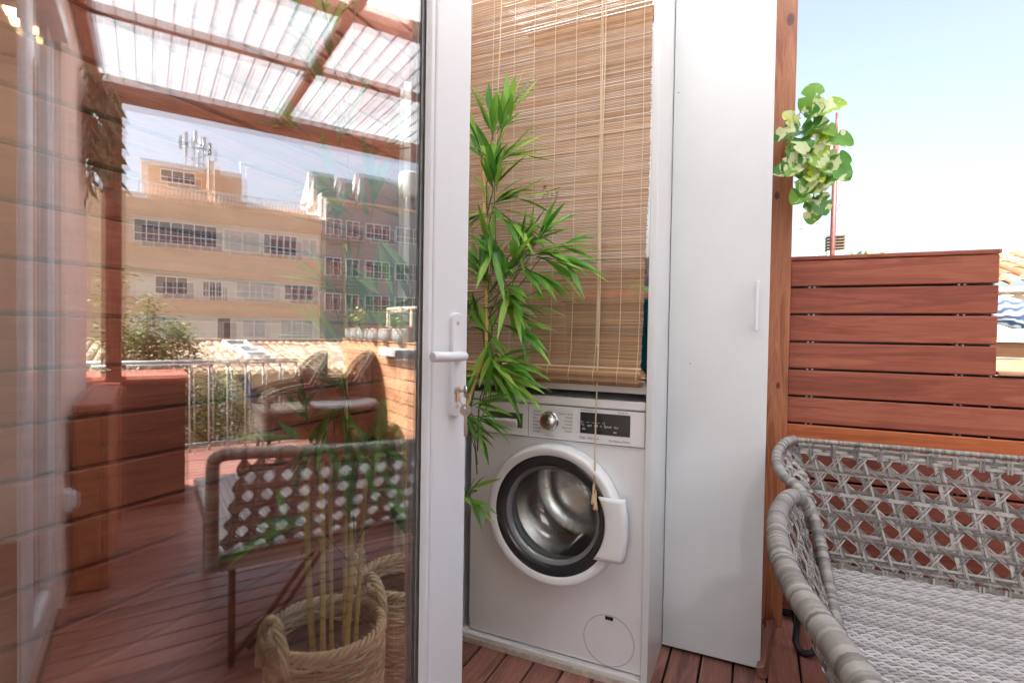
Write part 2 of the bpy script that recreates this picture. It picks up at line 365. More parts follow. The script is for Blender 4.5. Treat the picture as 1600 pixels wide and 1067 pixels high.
so = bpy.data.objects.new('sun', sl); col.objects.link(so); so.rotation_euler = (-sun_dir).to_track_quat('-Z', 'Y').to_euler()
vs = sc.view_settings; vs.view_transform = 'Standard'; vs.look = 'None'; vs.gamma = 1; vs.use_curve_mapping = False; vs.exposure = 2.6
cy = sc.cycles
cy.max_bounces = 14; cy.diffuse_bounces = 5; cy.glossy_bounces = 6; cy.transmission_bounces = 8; cy.transparent_max_bounces = 40
cy.use_denoising = True; cy.use_adaptive_sampling = False; cy.caustics_reflective = False; cy.caustics_refractive = False; cy.sample_clamp_indirect = 6.0

# ------------------------------------------------------------------ deck, ground
mb = MB(); mb.box(-400, 400, -400, 400, -9.2, -9.0, .5)
tag(mb.build('ground', M['ground']), kind='structure')
mb = MB()
x = -1.2395
while x < 3.78:
    mb.box(x + .0035, x + .0957, .2, 2.32, -.022, 0)
    x += .0992
tag(mb.build('deck', M['deck'], bevel=.002), kind='structure')
mb = MB(); mb.box(-1.3, 3.85, .2, 2.321, -.3, -.03, .5)
tag(mb.build('deck_base', M['soil']), kind='structure')

# ------------------------------------------------------------------ house behind the camera (the doorway it stands in)
HX0, HX1, HY = -1.9, 2.0, .2
h = thing('house', (.5, .2, 0), 'pale rose rendered house front with a white framed doorway, behind the open glass door', 'house')
mb = MB()
mb.box(HX0, -.90, HY-.05, HY, 0, 2.44, .5); mb.box(.97, HX1, HY-.05, HY, 0, 2.44, .5); mb.box(-.90, .97, HY-.05, HY, 2.2, 2.44, .5)
mb.box(HX1-.05, HX1-.001, -3.6, HY-.051, 0, 2.44, .5); mb.box(HX0, HX0+.05, -3.6, HY-.051, 0, 2.44, .5); mb.box(HX0, HX1, -3.65, -3.601, 0, .35, .5); mb.box(HX0, HX1, -3.65, -3.601, 2.3, 2.44, .5); mb.box(HX0, -1.5, -3.65, -3.601, .35, 2.3, .5); mb.box(1.6, HX1, -3.65, -3.601, .35, 2.3, .5)  # back wall left open, added to send soft light onto the washing machine
mb.build('wall', M['stucco'], h)
mb = MB(); mb.box(HX0, HX1, -3.65, HY+.0, 2.4515, 2.55, .5); mb.build('roof', M['plaster'], h)
mb = MB(); mb.box(HX0+.06, HX1-.06, -3.59, HY-.06, 2.40, 2.45, .5); mb.build('ceiling', M['plaster'], h)
mb = MB(); mb.box(HX0+.06, HX1-.06, -3.59, .19, -.05, -.001, .5); mb.build('floor', M['parquet'], h)
mb = MB(); mb.box(HX0+.055, HX0+.075, -3.58, HY-.06, 0, 2.39, .5); mb.box(HX1-.075, HX1-.055, -3.58, HY-.06, 0, 2.39, .5); mb.box(HX0+.08, HX1-.08, -3.59, -3.57, 0, .34, .5)
mb.build('inner_wall', M['plaster'], h)
mb = MB()
mb.box(-.90, -.86, HY-.05, HY+.02, 0, 2.2, .5); mb.box(-.86, .97, HY-.05, HY+.02, 2.14, 2.2, .5); mb.box(.92, .97, HY-.05, HY-.02, 0, 2.14, .5)
mb.box(.45, .55, HY-.05, HY-.025, 0, 2.14, .5); mb.box(.55, .92, HY-.05, HY-.025, 0, .12, .5); mb.box(.86, .92, HY-.05, HY-.025, .12, 2.14, .5)
mb.build('door_frame', M['pvc'], h, bevel=.004)
mb = MB(); mb.box(.55, .86, HY-.044, HY-.038, .12, 2.14, .5); mb.build('side_pane', M['clear'], h)
for (lx, ly, wh) in ((1.36, .018, 'nearer the doorway'), (1.49, .066, 'farther along the ceiling')):
    t = thing('ceiling_lamp', (lx, ly, 2.39), 'lit warm square ceiling lamp reflected in the glass, the one ' + wh, 'lamp', 'warm ceiling lamps')
    q = MB(); q.box(lx-.04, lx+.04, ly-.045, ly+.045, 2.375, 2.399, .5); q.build('rim', M['pvc'], t)
    q = MB(); q.box(lx-.031, lx+.031, ly-.036, ly+.036, 2.368, 2.3745, .5); q.build('diffuser', M['lampglow'], t)
o = MB(); o.box(.98, 1.06, .2, .225, .36, .44, .5); o.box(.99, 1.05, .226, .24, .37, .43, .5)
tag(o.build('wall_socket', M['pvc'], origin=(1.02, .2, .36), bevel=.006), 'small white outdoor wall socket low on the house wall', 'socket')
CURTAIN = None

# ------------------------------------------------------------------ left plank wall, fence on the right
PB = .1013
t = thing('plank_wall', (-1.22, .2, 0), 'red brown wall of horizontal hardwood planks seen through the glass door', 'wall')
mb = MB()
for k in range(-1, 23):
    z0 = .0005 + (k*PB) + .093
    ys = [.2, 2.3]
    for a, b in zip(ys, ys[1:]): mb.box(-1.245, -1.22, a+.0015, b-.0015, z0, z0+.0925)
mb.build('planks', M['ipe_y'], t, bevel=.0025)
mb = MB(); mb.box(-1.29, -1.25, .2, 2.3, 0, 2.42, .1); mb.build('backing', M['black'], t)

t = thing('plank_fence', (.1, 2.26, 0), 'red brown fence of horizontal planks, tall behind the sofa and stepping down on the right', 'fence')
FY = 2.26
mb = MB(); lows = MB(); fresh = MB(); shadowed = MB()
zt = 1.375
rowz = [(zt - .012 - .094) - i*PB for i in range(13)]
for i, z0 in enumerate(rowz):
    if i < 4: mb.box(.1065, .714, FY, FY+.022, z0, z0+.0935)
    else:
        xs = [.1065, 1.92, 4.25]
        for a, b in zip(xs, xs[1:]): ((shadowed if i > 6 else fresh if i > 5 else mb) if b < 3 else lows).box(a, b-.002, FY, FY+.022, z0, z0+.0935)
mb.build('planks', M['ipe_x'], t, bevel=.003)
lows.build('far_planks', M['sunwood'], t, bevel=.003); fresh.build('fresh_plank', M['ipe_fresh'], t, bevel=.003); shadowed.build('lower_planks', M['ipe_shadowed'], t, bevel=.003)
mb = MB(); mb.box(.1065, .718, FY-.004, FY+.05, zt-.010, zt+.004, .4); mb.build('cap', M['ipe_x'], t, bevel=.002)
mb = MB(); mb.box(.719, 4.25, FY-.006, FY+.06, .966, .978, .75); mb.build('low_cap', M['sunwood'], t, bevel=.002)
for xx in (.16, .60, 1.25, 1.9, 2.6, 3.4, 4.2):
    mb = MB(); mb.box(xx, xx+.045, FY+.023, FY+.062, 0, .962 if xx > .65 else 1.362, .2); mb.build('batten', M['black'], t)
part_ = MB(); part_.box(.09, .716, FY+.063, FY+.072, -.2, 1.362, .2); part_.box(.717, 4.25, FY+.063, FY+.072, -.2, .962, .2); part_.build('backing', M['black'], t); part_ = MB()
for z0 in rowz: part_.box(-1.28, .0175, FY+.004, FY+.026, z0, z0+.0935)
part_.build('rear_planks', M['ipe_x'], t)
mb = MB(); mb.box(.168, .173, FY+.006, FY+.022, rowz[0]-.006, rowz[0]-.0015, .5)
clip0 = mb.build('clip', M['galv'], t)
for i, z0 in enumerate(rowz[:8]):
    for xx in (.168, .184, .608, .624, .70):
        if i == 0 and xx == .168: continue
        cc = clip0.copy(); col.objects.link(cc); cc.parent = t; cc.location = (xx-.168, 0, z0-rowz[0])
for i, (x0, x1) in enumerate(((.16, 1.2),)): pass

# ------------------------------------------------------------------ pergola
t = thing('pergola', (.06, 2.25, 0), 'stained timber pergola with milky corrugated roof sheets and a knotty orange pine post', 'pergola')
mb = MB(); mb.box(.018, .1055, 2.21, 2.258, 0, 2.44, .55)
p_ = mb.build('post', M['post'], t, origin=(0,0,0) if False else None, bevel=.004)
# the post's knots are written in world metres, so its texture frame is kept at the world's origin
mb = MB()
mb.tube([(.028, 2.205, .0), (.028, 2.2, .02), (.032, 2.196, .035), (.036, 2.193, .04), (.039, 2.193, .032)], .0022, 6, .5); mb.build('hook', M['galv'], p_)
mb = MB(); mb.box(2.0, 2.09, .262, .352, 0, 2.33, .6); mb.build('post', M['pine_z'], t, bevel=.004)
for (x0, x1, z0, z1) in ((1.99, 2.10, 2.335, 2.44), (1.20, 1.235, 2.398, 2.44), (.54, .60, 2.372, 2.44), (-.3, -.26, 2.395, 2.44)):
    mb = MB(); mb.box(x0, x1, .205, 2.33, z0, z1); mb.build('beam', M['pine_y'], t, bevel=.004)
for yy in (.21, 1.15, 2.265):
    mb = MB()
    for a, b in ((-1.2, -.302), (-.258, .538), (.602, 1.198), (1.237, 1.988)): mb.box(a, b, yy, yy+.045, 2.39, 2.438)
    mb.build('rafter', M['pine_x'], t, bevel=.004)
mb = MB()
def cor(u, v):
    X = -.0 + .62 + u*1.55; Y = .205 + v*2.16
    ph = (Y/.072) % 1.0
    return (X, Y, 2.449 + .006*(1 if .2 < ph < .8 else -.2))
mb.grid(cor, 6, 360, .5, False); mb.build('roof_sheet', M['poly'], t, solid=.0018)
mb = MB(); mb.box(-1.25, .60, .205, 2.36, 2.4415, 2.456, .5); mb.build('ceiling_panel', M['ceiling'], t)

# ------------------------------------------------------------------ laundry closet
CY = 1.625
t = thing('laundry_closet', (-.61, CY, 0), 'white open fronted closet board frame around the washing machine', 'closet')
def part(name, boxes, mat, par, **kw):
    m_ = MB()
    for b in boxes: m_.box(*b, .5)
    return m_.build(name, mat, par, **kw)
part('side_panel', [(-.30, -.279, CY, 2.255, .001, 2.36)], M['lacquer'], t, bevel=.0015)
part('side_panel', [(-.955, -.932, CY, 2.255, .001, 2.36)], M['lacquer'], t, bevel=.0015)
part('plinth', [(-.931, -.301, CY+.001, 2.25, .001, .031)], M['lacquer_in'], t, bevel=.0015)
part('shelf', [(-.931, -.301, 1.648, 2.235, .899, .923)], M['lacquer_in'], t, bevel=.001)
part('back_panel', [(-.931, -.301, 2.236, 2.240, .032, 2.33)], M['milky'], t)
part('top_rail', [(-.931, -.301, CY+.03, CY+.05, 2.335, 2.36)], M['lacquer'], t)
part('plinth_edge', [(-.955, -.2785, CY-.006, CY-.0015, .001, .020)], M['chip'], t)

t = thing('tall_cupboard', (-.12, 1.9, 0), 'tall plain white cupboard with one narrow door beside the wooden post', 'cupboard')
d_ = part('door', [(-.277, .031, 1.893, 1.911, .010, 2.36)], M['lacquer'], t, bevel=.0015)
part('handle', [(-.009, .001, 1.866, 1.874, 1.098, 1.258), (-.009, .001, 1.8745, 1.8925, 1.108, 1.124), (-.009, .001, 1.8745, 1.8925, 1.232, 1.248)], M['pvc'], d_, bevel=.002)
for (px, pz) in ((-.262, 1.90), (-.205, .985)):
    m_ = MB(); m_.lathe([(.0002,0),(.0022,0),(.0022,.002)], (px, 1.8915, pz), 8, 'y', .5)
    m_.build('screw_hole', M['ink'], d_)
part('carcass', [(.008, .026, 1.913, 2.205, .012, 2.36), (-.277, .006, 2.19, 2.205, .012, 2.36), (-.277, .006, 1.915, 2.188, .03, .048), (-.277, .006, 1.915, 2.188, 2.3, 2.318)], M['lacquer_in'], t)
o = MB(); o.obox((.052, 2.02, .020), (.013, .004, .004), (.018, .165, 0), (-.004, 0, .018), .4)
tag(o.build('timber_offcut', M['deck'], origin=(.052, 2.02, 0), bevel=.002), 'weathered wooden offcut strip lying on the deck beside the cupboard door', 'wood strip')

# ---- washing machine
WX0, WX1, WY, WZ0 = -.905, -.304, 1.647, .0325
WC = (-.592, .495)
t = thing('washing_machine', (-.605, 1.9, WZ0), 'silver grey front loading washing machine with a round glass door', 'washing machine')
mb = MB()
zt_, zb_ = .733, WZ0+.004
N = 96; RH = .178
b = len(mb.v)
ring = []; outer = []
for k in range(N):
    a = 2*PI*k/N; dx, dz = math.cos(a), math.sin(a)
    ring.append((WC[0]+RH*dx, WY, WC[1]+RH*dz))
    sx = ((WX1-WC[0])/dx) if dx > 1e-6 else (((WX0-WC[0])/dx) if dx < -1e-6 else 9)
    sz = ((zt_-WC[1])/dz) if dz > 1e-6 else (((zb_-WC[1])/dz) if dz < -1e-6 else 9)
    s_ = min(sx, sz); outer.append((WC[0]+s_*dx, WY, WC[1]+s_*dz))
mb.add(ring+outer, [(k, N+k, N+(k+1) % N, (k+1) % N)[::1] for k in range(N)], .5)
for X_, Z_ in ((WX0, zb_), (WX1, zb_), (WX1, zt_), (WX0, zt_)):
    i0 = min(range(N), key=lambda k: (outer[k][0]-X_)**2 + (outer[k][2]-Z_)**2)
    sgn = None
    ks = sorted(range(N), key=lambda k: (outer[k][0]-X_)**2 + (outer[k][2]-Z_)**2)[:2]
    mb.add([(X_, WY, Z_), outer[ks[0]], outer[ks[1]]], [(0, 1, 2)], .5)
mb.add([(WX0,WY,zb_),(WX1,WY,zb_),(WX1,WY,zt_),(WX0,WY,zt_),(WX0,2.2,zb_),(WX1,2.2,zb_),(WX1,2.2,zt_+.12),(WX0,2.2,zt_+.12),(WX1,WY,zt_+.12),(WX0,WY,zt_+.12)],
       [(0,3,7,4),(1,5,6,2),(4,7,6,5),(0,4,5,1)], .5)
body = mb.build('body', M['enamel'], t)
part('top_plate', [(WX0-.001, WX1+.001, WY-.012, 2.2, .848, .8755)], M['enamel_lt'], t, bevel=.004)
pn = part('control_panel', [(WX0-.0005, WX1+.0005, WY-.010, WY+.05, .7365, .8455)], M['enamel_lt'], t, bevel=.003)
mb = MB()
PYF = WY-.0105
# detergent drawer: frame of four bars round a recessed grip
mb.box(-.902, -.688, PYF-.003, PYF, .812, .844, .5); mb.box(-.902, -.688, PYF-.003, PYF, .739, .761, .5)
mb.box(-.902, -.835, PYF-.003, PYF, .761, .812, .5); mb.box(-.706, -.688, PYF-.003, PYF, .761, .812, .5)
dr = mb.build('detergent_drawer', M['enamel_lt'], t, bevel=.0015)
mb = MB(); mb.box(-.834, -.707, PYF-.001, PYF+.0002, .762, .811, .5); mb.build('grip_recess_shade', M['shadowgap'], dr)
mb = MB(); mb.obox((-.78, PYF-.0045, .777), (.055, 0, 0), (0, .004, .004), (0, -.006, .012), .5); mb.build('grip', M['enamel_lt'], dr, bevel=.001)
dc = (-.611, PYF, .795)
mb = MB(); mb.lathe([(.0001,-.022),(.024,-.022),(.0265,-.0195),(.0275,-.004),(.030,-.003),(.0325,-.001),(.0325,0)], dc, 40, 'y', .5)
dl = mb.build('program_dial', M['chrome'], t)
mb = MB(); mb.box(-.6125, -.6095, PYF-.0228, PYF-.0221, .803, .818, .5); mb.build('pointer', M['black'], dl)
dp = part('display', [(-.507, -.348, PYF-.0015, PYF+.0005, .766, .8325)], M['black'], t, bevel=.001)
part('seam', [(WX0, WX1, WY-.0005, WY+.001, .7335, .7362), (WX0, WX1, WY-.0095, WY+.001, .8455, .848), (-.6862, -.6850, PYF-.0008, PYF+.0003, .739, .8445)], M['ink'], t)

FONTC = {}
def text_obj(name, lines, mat, parent, y):
    """lines of small print lying on the fascia: (text, x, z, size, align)"""
    dg = bpy.context.evaluated_depsgraph_get
    mbx = MB()
    for body_, x_, z_, s_, al in lines:
        cu = bpy.data.curves.new('print', 'FONT'); cu.body = body_; cu.size = s_; cu.align_x = al; cu.resolution_u = 2
        ob = bpy.data.objects.new('print', cu); col.objects.link(ob)
        bpy.context.view_layer.update()
        ev = ob.evaluated_get(dg()); me = ev.to_mesh()
        vs_ = [(x_+v.co.x, y, z_+v.co.y) for v in me.vertices]
        mbx.add(vs_, [tuple(p.vertices) for p in me.polygons], .5)
        ev.to_mesh_clear(); bpy.data.objects.remove(ob); bpy.data.curves.remove(cu)
    return mbx.build(name, mat, parent, solid=.0004)
LY = PYF-.0006
text_obj('lettering', [('Algodón', -.668, .8215, .0085, 'LEFT'), ('Sintéticos', -.669, .8105, .0085, 'LEFT'), ('Mix', -.669, .799, .0085, 'LEFT'), ('Delicado/Seda', -.669, .788, .0085, 'LEFT'),
    ('Lana', -.669, .777, .0085, 'LEFT'), ('Aclarado', -.669, .766, .0085, 'LEFT'), ('Centrif.', -.669, .755, .0085, 'LEFT'),
    ('Rápido 15/30', -.533, .819, .0085, 'RIGHT'), ('Rápido', -.533, .808, .0085, 'RIGHT'), ('Camisas', -.533, .797, .0085, 'RIGHT'), ('Oscura', -.533, .786, .0085, 'RIGHT'),
    ('Deportiva', -.533, .775, .0085, 'RIGHT'), ('Tambor', -.533, .764, .0085, 'RIGHT'), ('8 kg  1400 rpm', -.508, .749, .010, 'LEFT'), ('EcoSilence Drive', -.348, .7475, .0095, 'RIGHT'),
    ('Serie | 6', -.356, .8365, .009, 'RIGHT'), ('VarioPerfect', -.506, .8365, .008, 'LEFT'), ('o  ( )  o', -.611, .7455, .009, 'CENTER')], M['ink'], pn, LY)
text_obj('lettering', [('°C   rpm   8:8   h   Speed   Eco', -.503, .7895, .0095, 'LEFT'), ('|--  ---  ---  ---  --|', -.503, .7995, .011, 'LEFT'), ('oo', -.400, .7745, .010, 'LEFT'), ('m', -.500, .777, .014, 'LEFT')], M['inkw'], dp, PYF-.0022)
# door
yf = WY-.042
mb = MB(); mb.lathe([(.178, WY-.001), (.229, WY-.001), (.229, WY-.012), (.222, yf-.001), (.214, yf-.004), (.196, yf+.001), (.190, yf+.006)], (WC[0], 0, WC[1]), 96, 'y', .5)
dd = mb.build('door', M['enamel_lt'], t)
mb = MB(); mb.lathe([(.1955, yf+.003), (.188, yf+.001), (.170, yf+.004), (.158, yf+.011), (.156, yf+.014)], (WC[0], 0, WC[1]), 96, 'y', .5)
mb.build('trim_ring', M['trim'], dd)
mb = MB(); mb.lathe([(.1575, yf+.012), (.150, yf+.018), (.143, yf+.032), (.136, yf+.055), (.125, yf+.085), (.107, yf+.107), (.075, yf+.12), (.03, yf+.126), (.0003, yf+.127)], (WC[0], 0, WC[1]), 80, 'y', .5)
mb.build('glass_bowl', M['clear'], dd, solid=.004)
mb = MB(); mb.lathe([(.159, yf+.010), (.152, yf+.016), (.147, yf+.026), (.149, yf+.040), (.178, WY+.001)], (WC[0], 0, WC[1]), 80, 'y', .5)
mb.build('glass_rim', M['rubber'], dd)
mb = MB()
nn = 14; fr = []; 
for j in range(nn+1):
    z_ = .388 + (.583-.388)*j/nn
    rx = (.208**2 - min(.0429,(z_-WC[1])**2))**.5*.0 + .167
    xl = WC[0] + (max(0, .182**2 - (z_-WC[1])**2))**.5
    xr = WC[0] + .247 - 1.15*(z_-.487)**2
    fr.append((xl, xr, z_))
def hgrid(u, v):
    i = min(nn, int(round(v*nn))); xl, xr, z_ = fr[i]
    x_ = xl + (xr-xl)*u
    return (x_, yf - .009 + .004*(u*2-.9)**2 + (.012 if u > .97 else 0), z_)
mb.grid(hgrid, 10, nn, .5, True)
mb.build('door_handle', M['enamel_lt'], dd, solid=.007)
mb = MB(); mb.lathe([(.178, WY+.001), (.176, WY+.03), (.162, WY+.05), (.168, WY+.07), (.19, WY+.09)], (WC[0], 0, WC[1]), 64, 'y', .5); mb.build('door_seal', M['rubber'], t)
mb = MB()
prof = [(.19, WY+.085), (.232, WY+.10), (.240, WY+.13), (.240, WY+.36), (.22, WY+.40), (.13, WY+.41), (.06, WY+.385), (.0003, WY+.375)]
mb.lathe(prof, (WC[0], 0, WC[1]), 72, 'y', .5)
for k in range(3):
    a = 2*PI*k/3 + .5
    c_, s_ = math.cos(a), math.sin(a); tx, tz = -s_, c_
    def pad(u, v, c_=c_, s_=s_, tx=tx, tz=tz):
        y_ = WY+.12+.25*v; w_ = (u-.5)*.11; hgt = .065*math.exp(-((u-.5)/.22)**2)*(1-.35*abs(2*v-1)**3)
        return (WC[0]+c_*(.236-hgt)+tx*w_, y_, WC[1]+s_*(.236-hgt)+tz*w_)
    mb.grid(pad, 14, 12, .5, True)
mb.build('drum', M['steel'], t)
mb = MB()
fc = (-.405, WY, .119); 
mb.lathe([(.0810, -.0003), (.0810, -.0009), (.0794, -.0009), (.0794, -.0003)], fc, 64, 'y', .5, False)
fcv = mb.build('filter_cover', M['seamline'], t)
mb = MB(); mb.lathe([(.0001,-.0010), (.0786,-.0010), (.0786,-.0002)], fc, 64, 'y', .5, False); mb.build('cover_disc', M['enamel'], fcv)
mb = MB(); mb.box(-.416, -.391, WY-.005, WY-.001, .186, .196, .5); mb.build('cover_latch', M['black'], fcv)
for fx in (WX0+.05, WX1-.05):
    for fy in (1.72, 2.15):
        mb = MB(); mb.lathe([(.02, .0315), (.02, WZ0+.005)], (fx, fy, 0), 12, 'z', .5); mb.build('foot', M['black'], t)

# ---- bamboo blind
BY = 1.630
t = thing('bamboo_blind', (-.61, BY, .935), 'brown bamboo slat roller blind hanging above the washing machine', 'blind')
mb = MB()
z_ = .975; k = 0
while z_ < 2.33:
    hh = U(.0034, .0041)
    base = .55 + .12*math.sin(z_*9.1) + U(-.24, .24)
    xr = -.304 - .015*max(0, min(1, (1.6-z_)/.6)) + U(-.002, .002)
    tl = U(-.0010, .0010); yo = U(-.0007, .0007)
    segs = 5; xs = [-.929 + (xr+.929)*i/segs for i in range(segs+1)]
    zz = [z_ + tl*(i/segs-.5) + U(-.0004, .0004) for i in range(segs+1)]
    vs_ = []
    for i in range(segs+1):
        yb = BY + yo + .004*math.sin(xs[i]*5 + z_*3)
        vs_ += [(xs[i], yb-.0006, zz[i]), (xs[i], yb+.0006, zz[i]), (xs[i], yb+.0006, zz[i]+hh), (xs[i], yb-.0006, zz[i]+hh)]
    fs_ = []
    for i in range(segs):
        a = i*4
        for q in range(4): fs_.append((a+q, a+(q+1) % 4, a+4+(q+1) % 4, a+4+q))
    mb.add(vs_, fs_, base)
    z_ += U(.0044, .0050)
mb.build('slat_sheet', M['blind'], t)
mb = MB()
for k in range(26):
    a = k*.62; rr_ = .008 + .0011*k
    cy_, cz_ = BY-.004 + rr_*math.cos(a)*.8, .968 - .5*.036 + rr_*math.sin(a)*.75
    xr = -.316 + U(-.004, .016)
    mb.box(-.929, xr, cy_-.0016, cy_+.0016, cz_-.002, cz_+.002)
for k in range(34):
    a = 2*PI*k/34; cy_, cz_ = BY-.004 + .030*math.cos(a), .951 + .0285*math.sin(a)
    mb.obox((-.622+U(-.004,.004), cy_, cz_), (.306, 0, 0), (0, .0008*math.cos(a), .0008*math.sin(a)), (0, -.0024*math.sin(a), .0024*math.cos(a)))
mb.build('rolled_end', M['blind'], t)
mb = MB()
for x_ in (-.918, -.832, -.753, -.681, -.608, -.537, -.458, -.384, -.326):
    pts = [(x_ + .0015*math.sin(i*1.3), BY-.0062+.004*math.sin(x_*5+(2.33-i*.1)*3) , 2.33-i*.1) for i in range(14)]
    pts += [(x_, BY-.022, .985)] + [(x_, BY-.004-.032*math.sin(a), .951+.031*math.cos(a)) for a in (.6, 1.1, 1.57, 2.0, 2.5)]
    mb.tube(pts, .0010, 5, .85)
mb.build('string', M['cord'], t)
mb = MB()
for (x0, x1, zb) in ((-.449, -.447, .60), (-.440, -.446, .60), (-.452, -.4475, 1.05)):
    n_ = 16
    mb.tube([(x0 + (x1-x0)*i/n_ + .002*math.sin(i*.9+x0*90), 1.604, 2.33 - (2.33-zb)*i/n_) for i in range(n_+1)], .0017, 6, .6)
mb.tube([(-.790, 1.604, 2.33), (-.797, 1.604, 2.0), (-.804, 1.604, 1.80), (-.806, 1.604, 1.2)], .0017, 6, .6)
mb.lathe([(.001,.005),(.004,.003),(.0045,0),(.004,-.005),(.001,-.007)], (-.447, 1.604, 1.045), 10, 'z', .4)
cd = mb.build('pull_cord', M['cord'], t)
mb = MB()
for (x_, zb) in ((-.4505, .585), (-.443, .568)):
    mb.lathe([(.0015,.062),(.003,.05),(.0035,.03),(.0065,.012),(.0085,0),(.0001,.001)], (x_, 1.603, zb-.028), 12, 'z', .5)
mb.build('tassel', M['wicker'], cd)
# dark marking stamped on the slats: two rows of strokes
mb = MB()
def dash(x0, x1, z0, hgt=.0022, sl=0): mb.obox(((x0+x1)/2, BY-.0085, z0), ((x1-x0)/2, 0, sl), (0, .0004, 0), (0, 0, hgt/2), .2)
for args in ((-.640,-.631,1.556),(-.642,-.630,1.551),(-.640,-.632,1.547),(-.618,-.583,1.541,.0024,.0035),(-.645,-.640,1.5395),(-.643,-.636,1.532),(-.640,-.634,1.5265),(-.642,-.634,1.521),(-.645,-.640,1.517),
    (-.632,-.620,1.536),(-.628,-.621,1.5305),(-.633,-.622,1.525),(-.630,-.624,1.519),(-.616,-.604,1.534),(-.614,-.606,1.527),(-.617,-.605,1.521),(-.599,-.586,1.533),(-.597,-.590,1.527),(-.600,-.587,1.521),(-.598,-.592,1.516)): dash(*args)
mb.build('stamp', M['bark'], t)

# ---- things on the shelf behind the blind
def basin(u, v): pass
t = thing('laundry_tub', (-.44, 1.93, .923), 'teal plastic laundry tub on the closet shelf behind the blind', 'tub')
mb = MB(); L_ = []
def rrect(cx, cy, hx, hy, r_, z, n_=6):
    out = []
    for (sx, sy, a0) in ((1,1,0),(-1,1,PI/2),(-1,-1,PI),(1,-1,3*PI/2)):
        for i in range(n_+1):
            a = a0 + (PI/2)*i/n_
            out.append((cx + sx*(hx-r_) + r_*math.cos(a), cy + sy*(hy-r_) + r_*math.sin(a), z))
    return out
loops = [rrect(-.475, 1.95, .135, .16, .04, .924), rrect(-.475, 1.95, .15, .18, .045, 1.20), rrect(-.475, 1.95, .162, .192, .05, 1.20), rrect(-.475, 1.95, .162, .192, .05, 1.188)]
n_ = len(loops[0])
vs_ = [p for l in loops for p in l]; fs_ = [(i*n_+k, i*n_+(k+1) % n_, (i+1)*n_+(k+1) % n_, (i+1)*n_+k) for i in range(3) for k in range(n_)]
mb.add(vs_, fs_, .5, True); mb.add(loops[0], [tuple(range(n_))], .5); mb.build('tub_shell', M['teal'], t, solid=.003)
mb = MB()
def heap(cx, cy, hx, hy, z0, hgt, sd):
    rn = random.Random(sd); a_ = [rn.uniform(0, 6) for _ in range(4)]
    def fn(u, v):
        x_, y_ = (u-.5)*2, (v-.5)*2
        e = max(0, 1-x_*x_)**.5*max(0, 1-y_*y_)**.5
        return (cx+x_*hx, cy+y_*hy, z0 + e*hgt*(1+.25*math.sin(7*x_+a_[0]+3*y_)+.2*math.sin(9*y_+a_[1]-4*x_)))
    mb.grid(fn, 26, 26, .5, True)
heap(-.47, 1.95, .145, .17, 1.19, .045, 3)
tag(mb.build('folded_cloth', M['red'], origin=(-.47, 1.95, 1.19)), 'coral red cloths heaped in the teal laundry tub', 'cloth')
mb = MB(); heap(-.40, 2.05, .08, .10, 1.215, .05, 5)
tag(mb.build('folded_cloth', M['green_cloth'], origin=(-.40, 2.05, 1.235)), 'pale green cloth on top of the red cloths in the laundry tub', 'cloth')
t = thing('clothes_airer', (-.36, 2.15, .923), 'grey folded airer standing in the closet behind the blind', 'clothes airer')
mb = MB()
for x_ in (-.345, -.315): mb.tube([(x_, 2.1, .925), (x_, 2.1, 2.1)], .011, 8, .5)
for k in range(9): mb.tube([(-.345, 2.1, 1.1+.11*k), (-.315, 2.1, 1.1+.11*k)], .004, 6, .5)
mb.build('frame', M['galv'], t)
mb = MB(); mb.box(-.331, -.302, 1.70, 1.712, 1.262, 1.325, .5); 
vg = mb.build('airing_grille', M['pvc'], origin=(-.316, 1.706, 1.262), bevel=.002)
tag(vg, 'small white slotted grille clipped to the inner side of the closet', 'grille')
mb = MB()
for k in range(2): mb.box(-.326+.012*k, -.321+.012*k, 1.6985, 1.7005, 1.270, 1.318, .5)
mb.build('slot', M['ink'], vg)
mb = MB()
def curt(u, v):
    X = -1.20 + .235*u; z = .06 + v*1.9
    return (X, 1.60 + .022*math.sin(u*24) + .01*math.sin(u*11+v*2), z)
mb.grid(curt, 60, 12, .5, True)
tag(mb.build('white_curtain', M['linen'], origin=(-1.08, 1.6, .06), solid=.002), 'narrow white linen curtain in folds between plank wall and closet', 'curtain')

# ------------------------------------------------------------------ the glass door
PHI = R(15.5)
dn = Vector((math.cos(PHI), -math.sin(PHI), 0)); dt = Vector((math.sin(PHI), math.cos(PHI), 0))
P0 = Vector((-.594, 1.048, 0)) + dn*.006           # foot of the free edge, on the face towards the camera
DW = .90
def D(s, w_, z): return P0 - dt*s - dn*w_ + Vector((0, 0, z))     # s from the free edge, w_ into the door
def dbox(mb, s0, s1, w0, w1, z0, z1, tone=.5):
    c_ = D((s0+s1)/2, (w0+w1)/2, (z0+z1)/2)
    mb.obox(c_, dt*((s1-s0)/2), dn*((w1-w0)/2), Vector((0,0,(z1-z0)/2)), tone)
hinge = D(DW, .03, 0)
t = thing('glass_door', tuple(hinge), 'open white framed glass door with a lever handle, reflecting the terrace', 'door')
zb, ztop = .02, 2.10
ST = .104
mb = MB(); dbox(mb, 0, ST, 0, .066, zb, ztop); mb.build('stile', M['pvc'], t, bevel=.006, seg=3)
mb = MB(); dbox(mb, DW-ST, DW, 0, .066, zb, ztop); mb.build('stile', M['pvc'], t, bevel=.006, seg=3)
mb = MB(); dbox(mb, ST, DW-ST, 0, .066, zb, zb+.11); mb.build('rail', M['pvc'], t, bevel=.006, seg=3)
mb = MB(); dbox(mb, ST, DW-ST, 0, .066, ztop-.11, ztop); mb.build('rail', M['pvc'], t, bevel=.006, seg=3)
mb = MB()
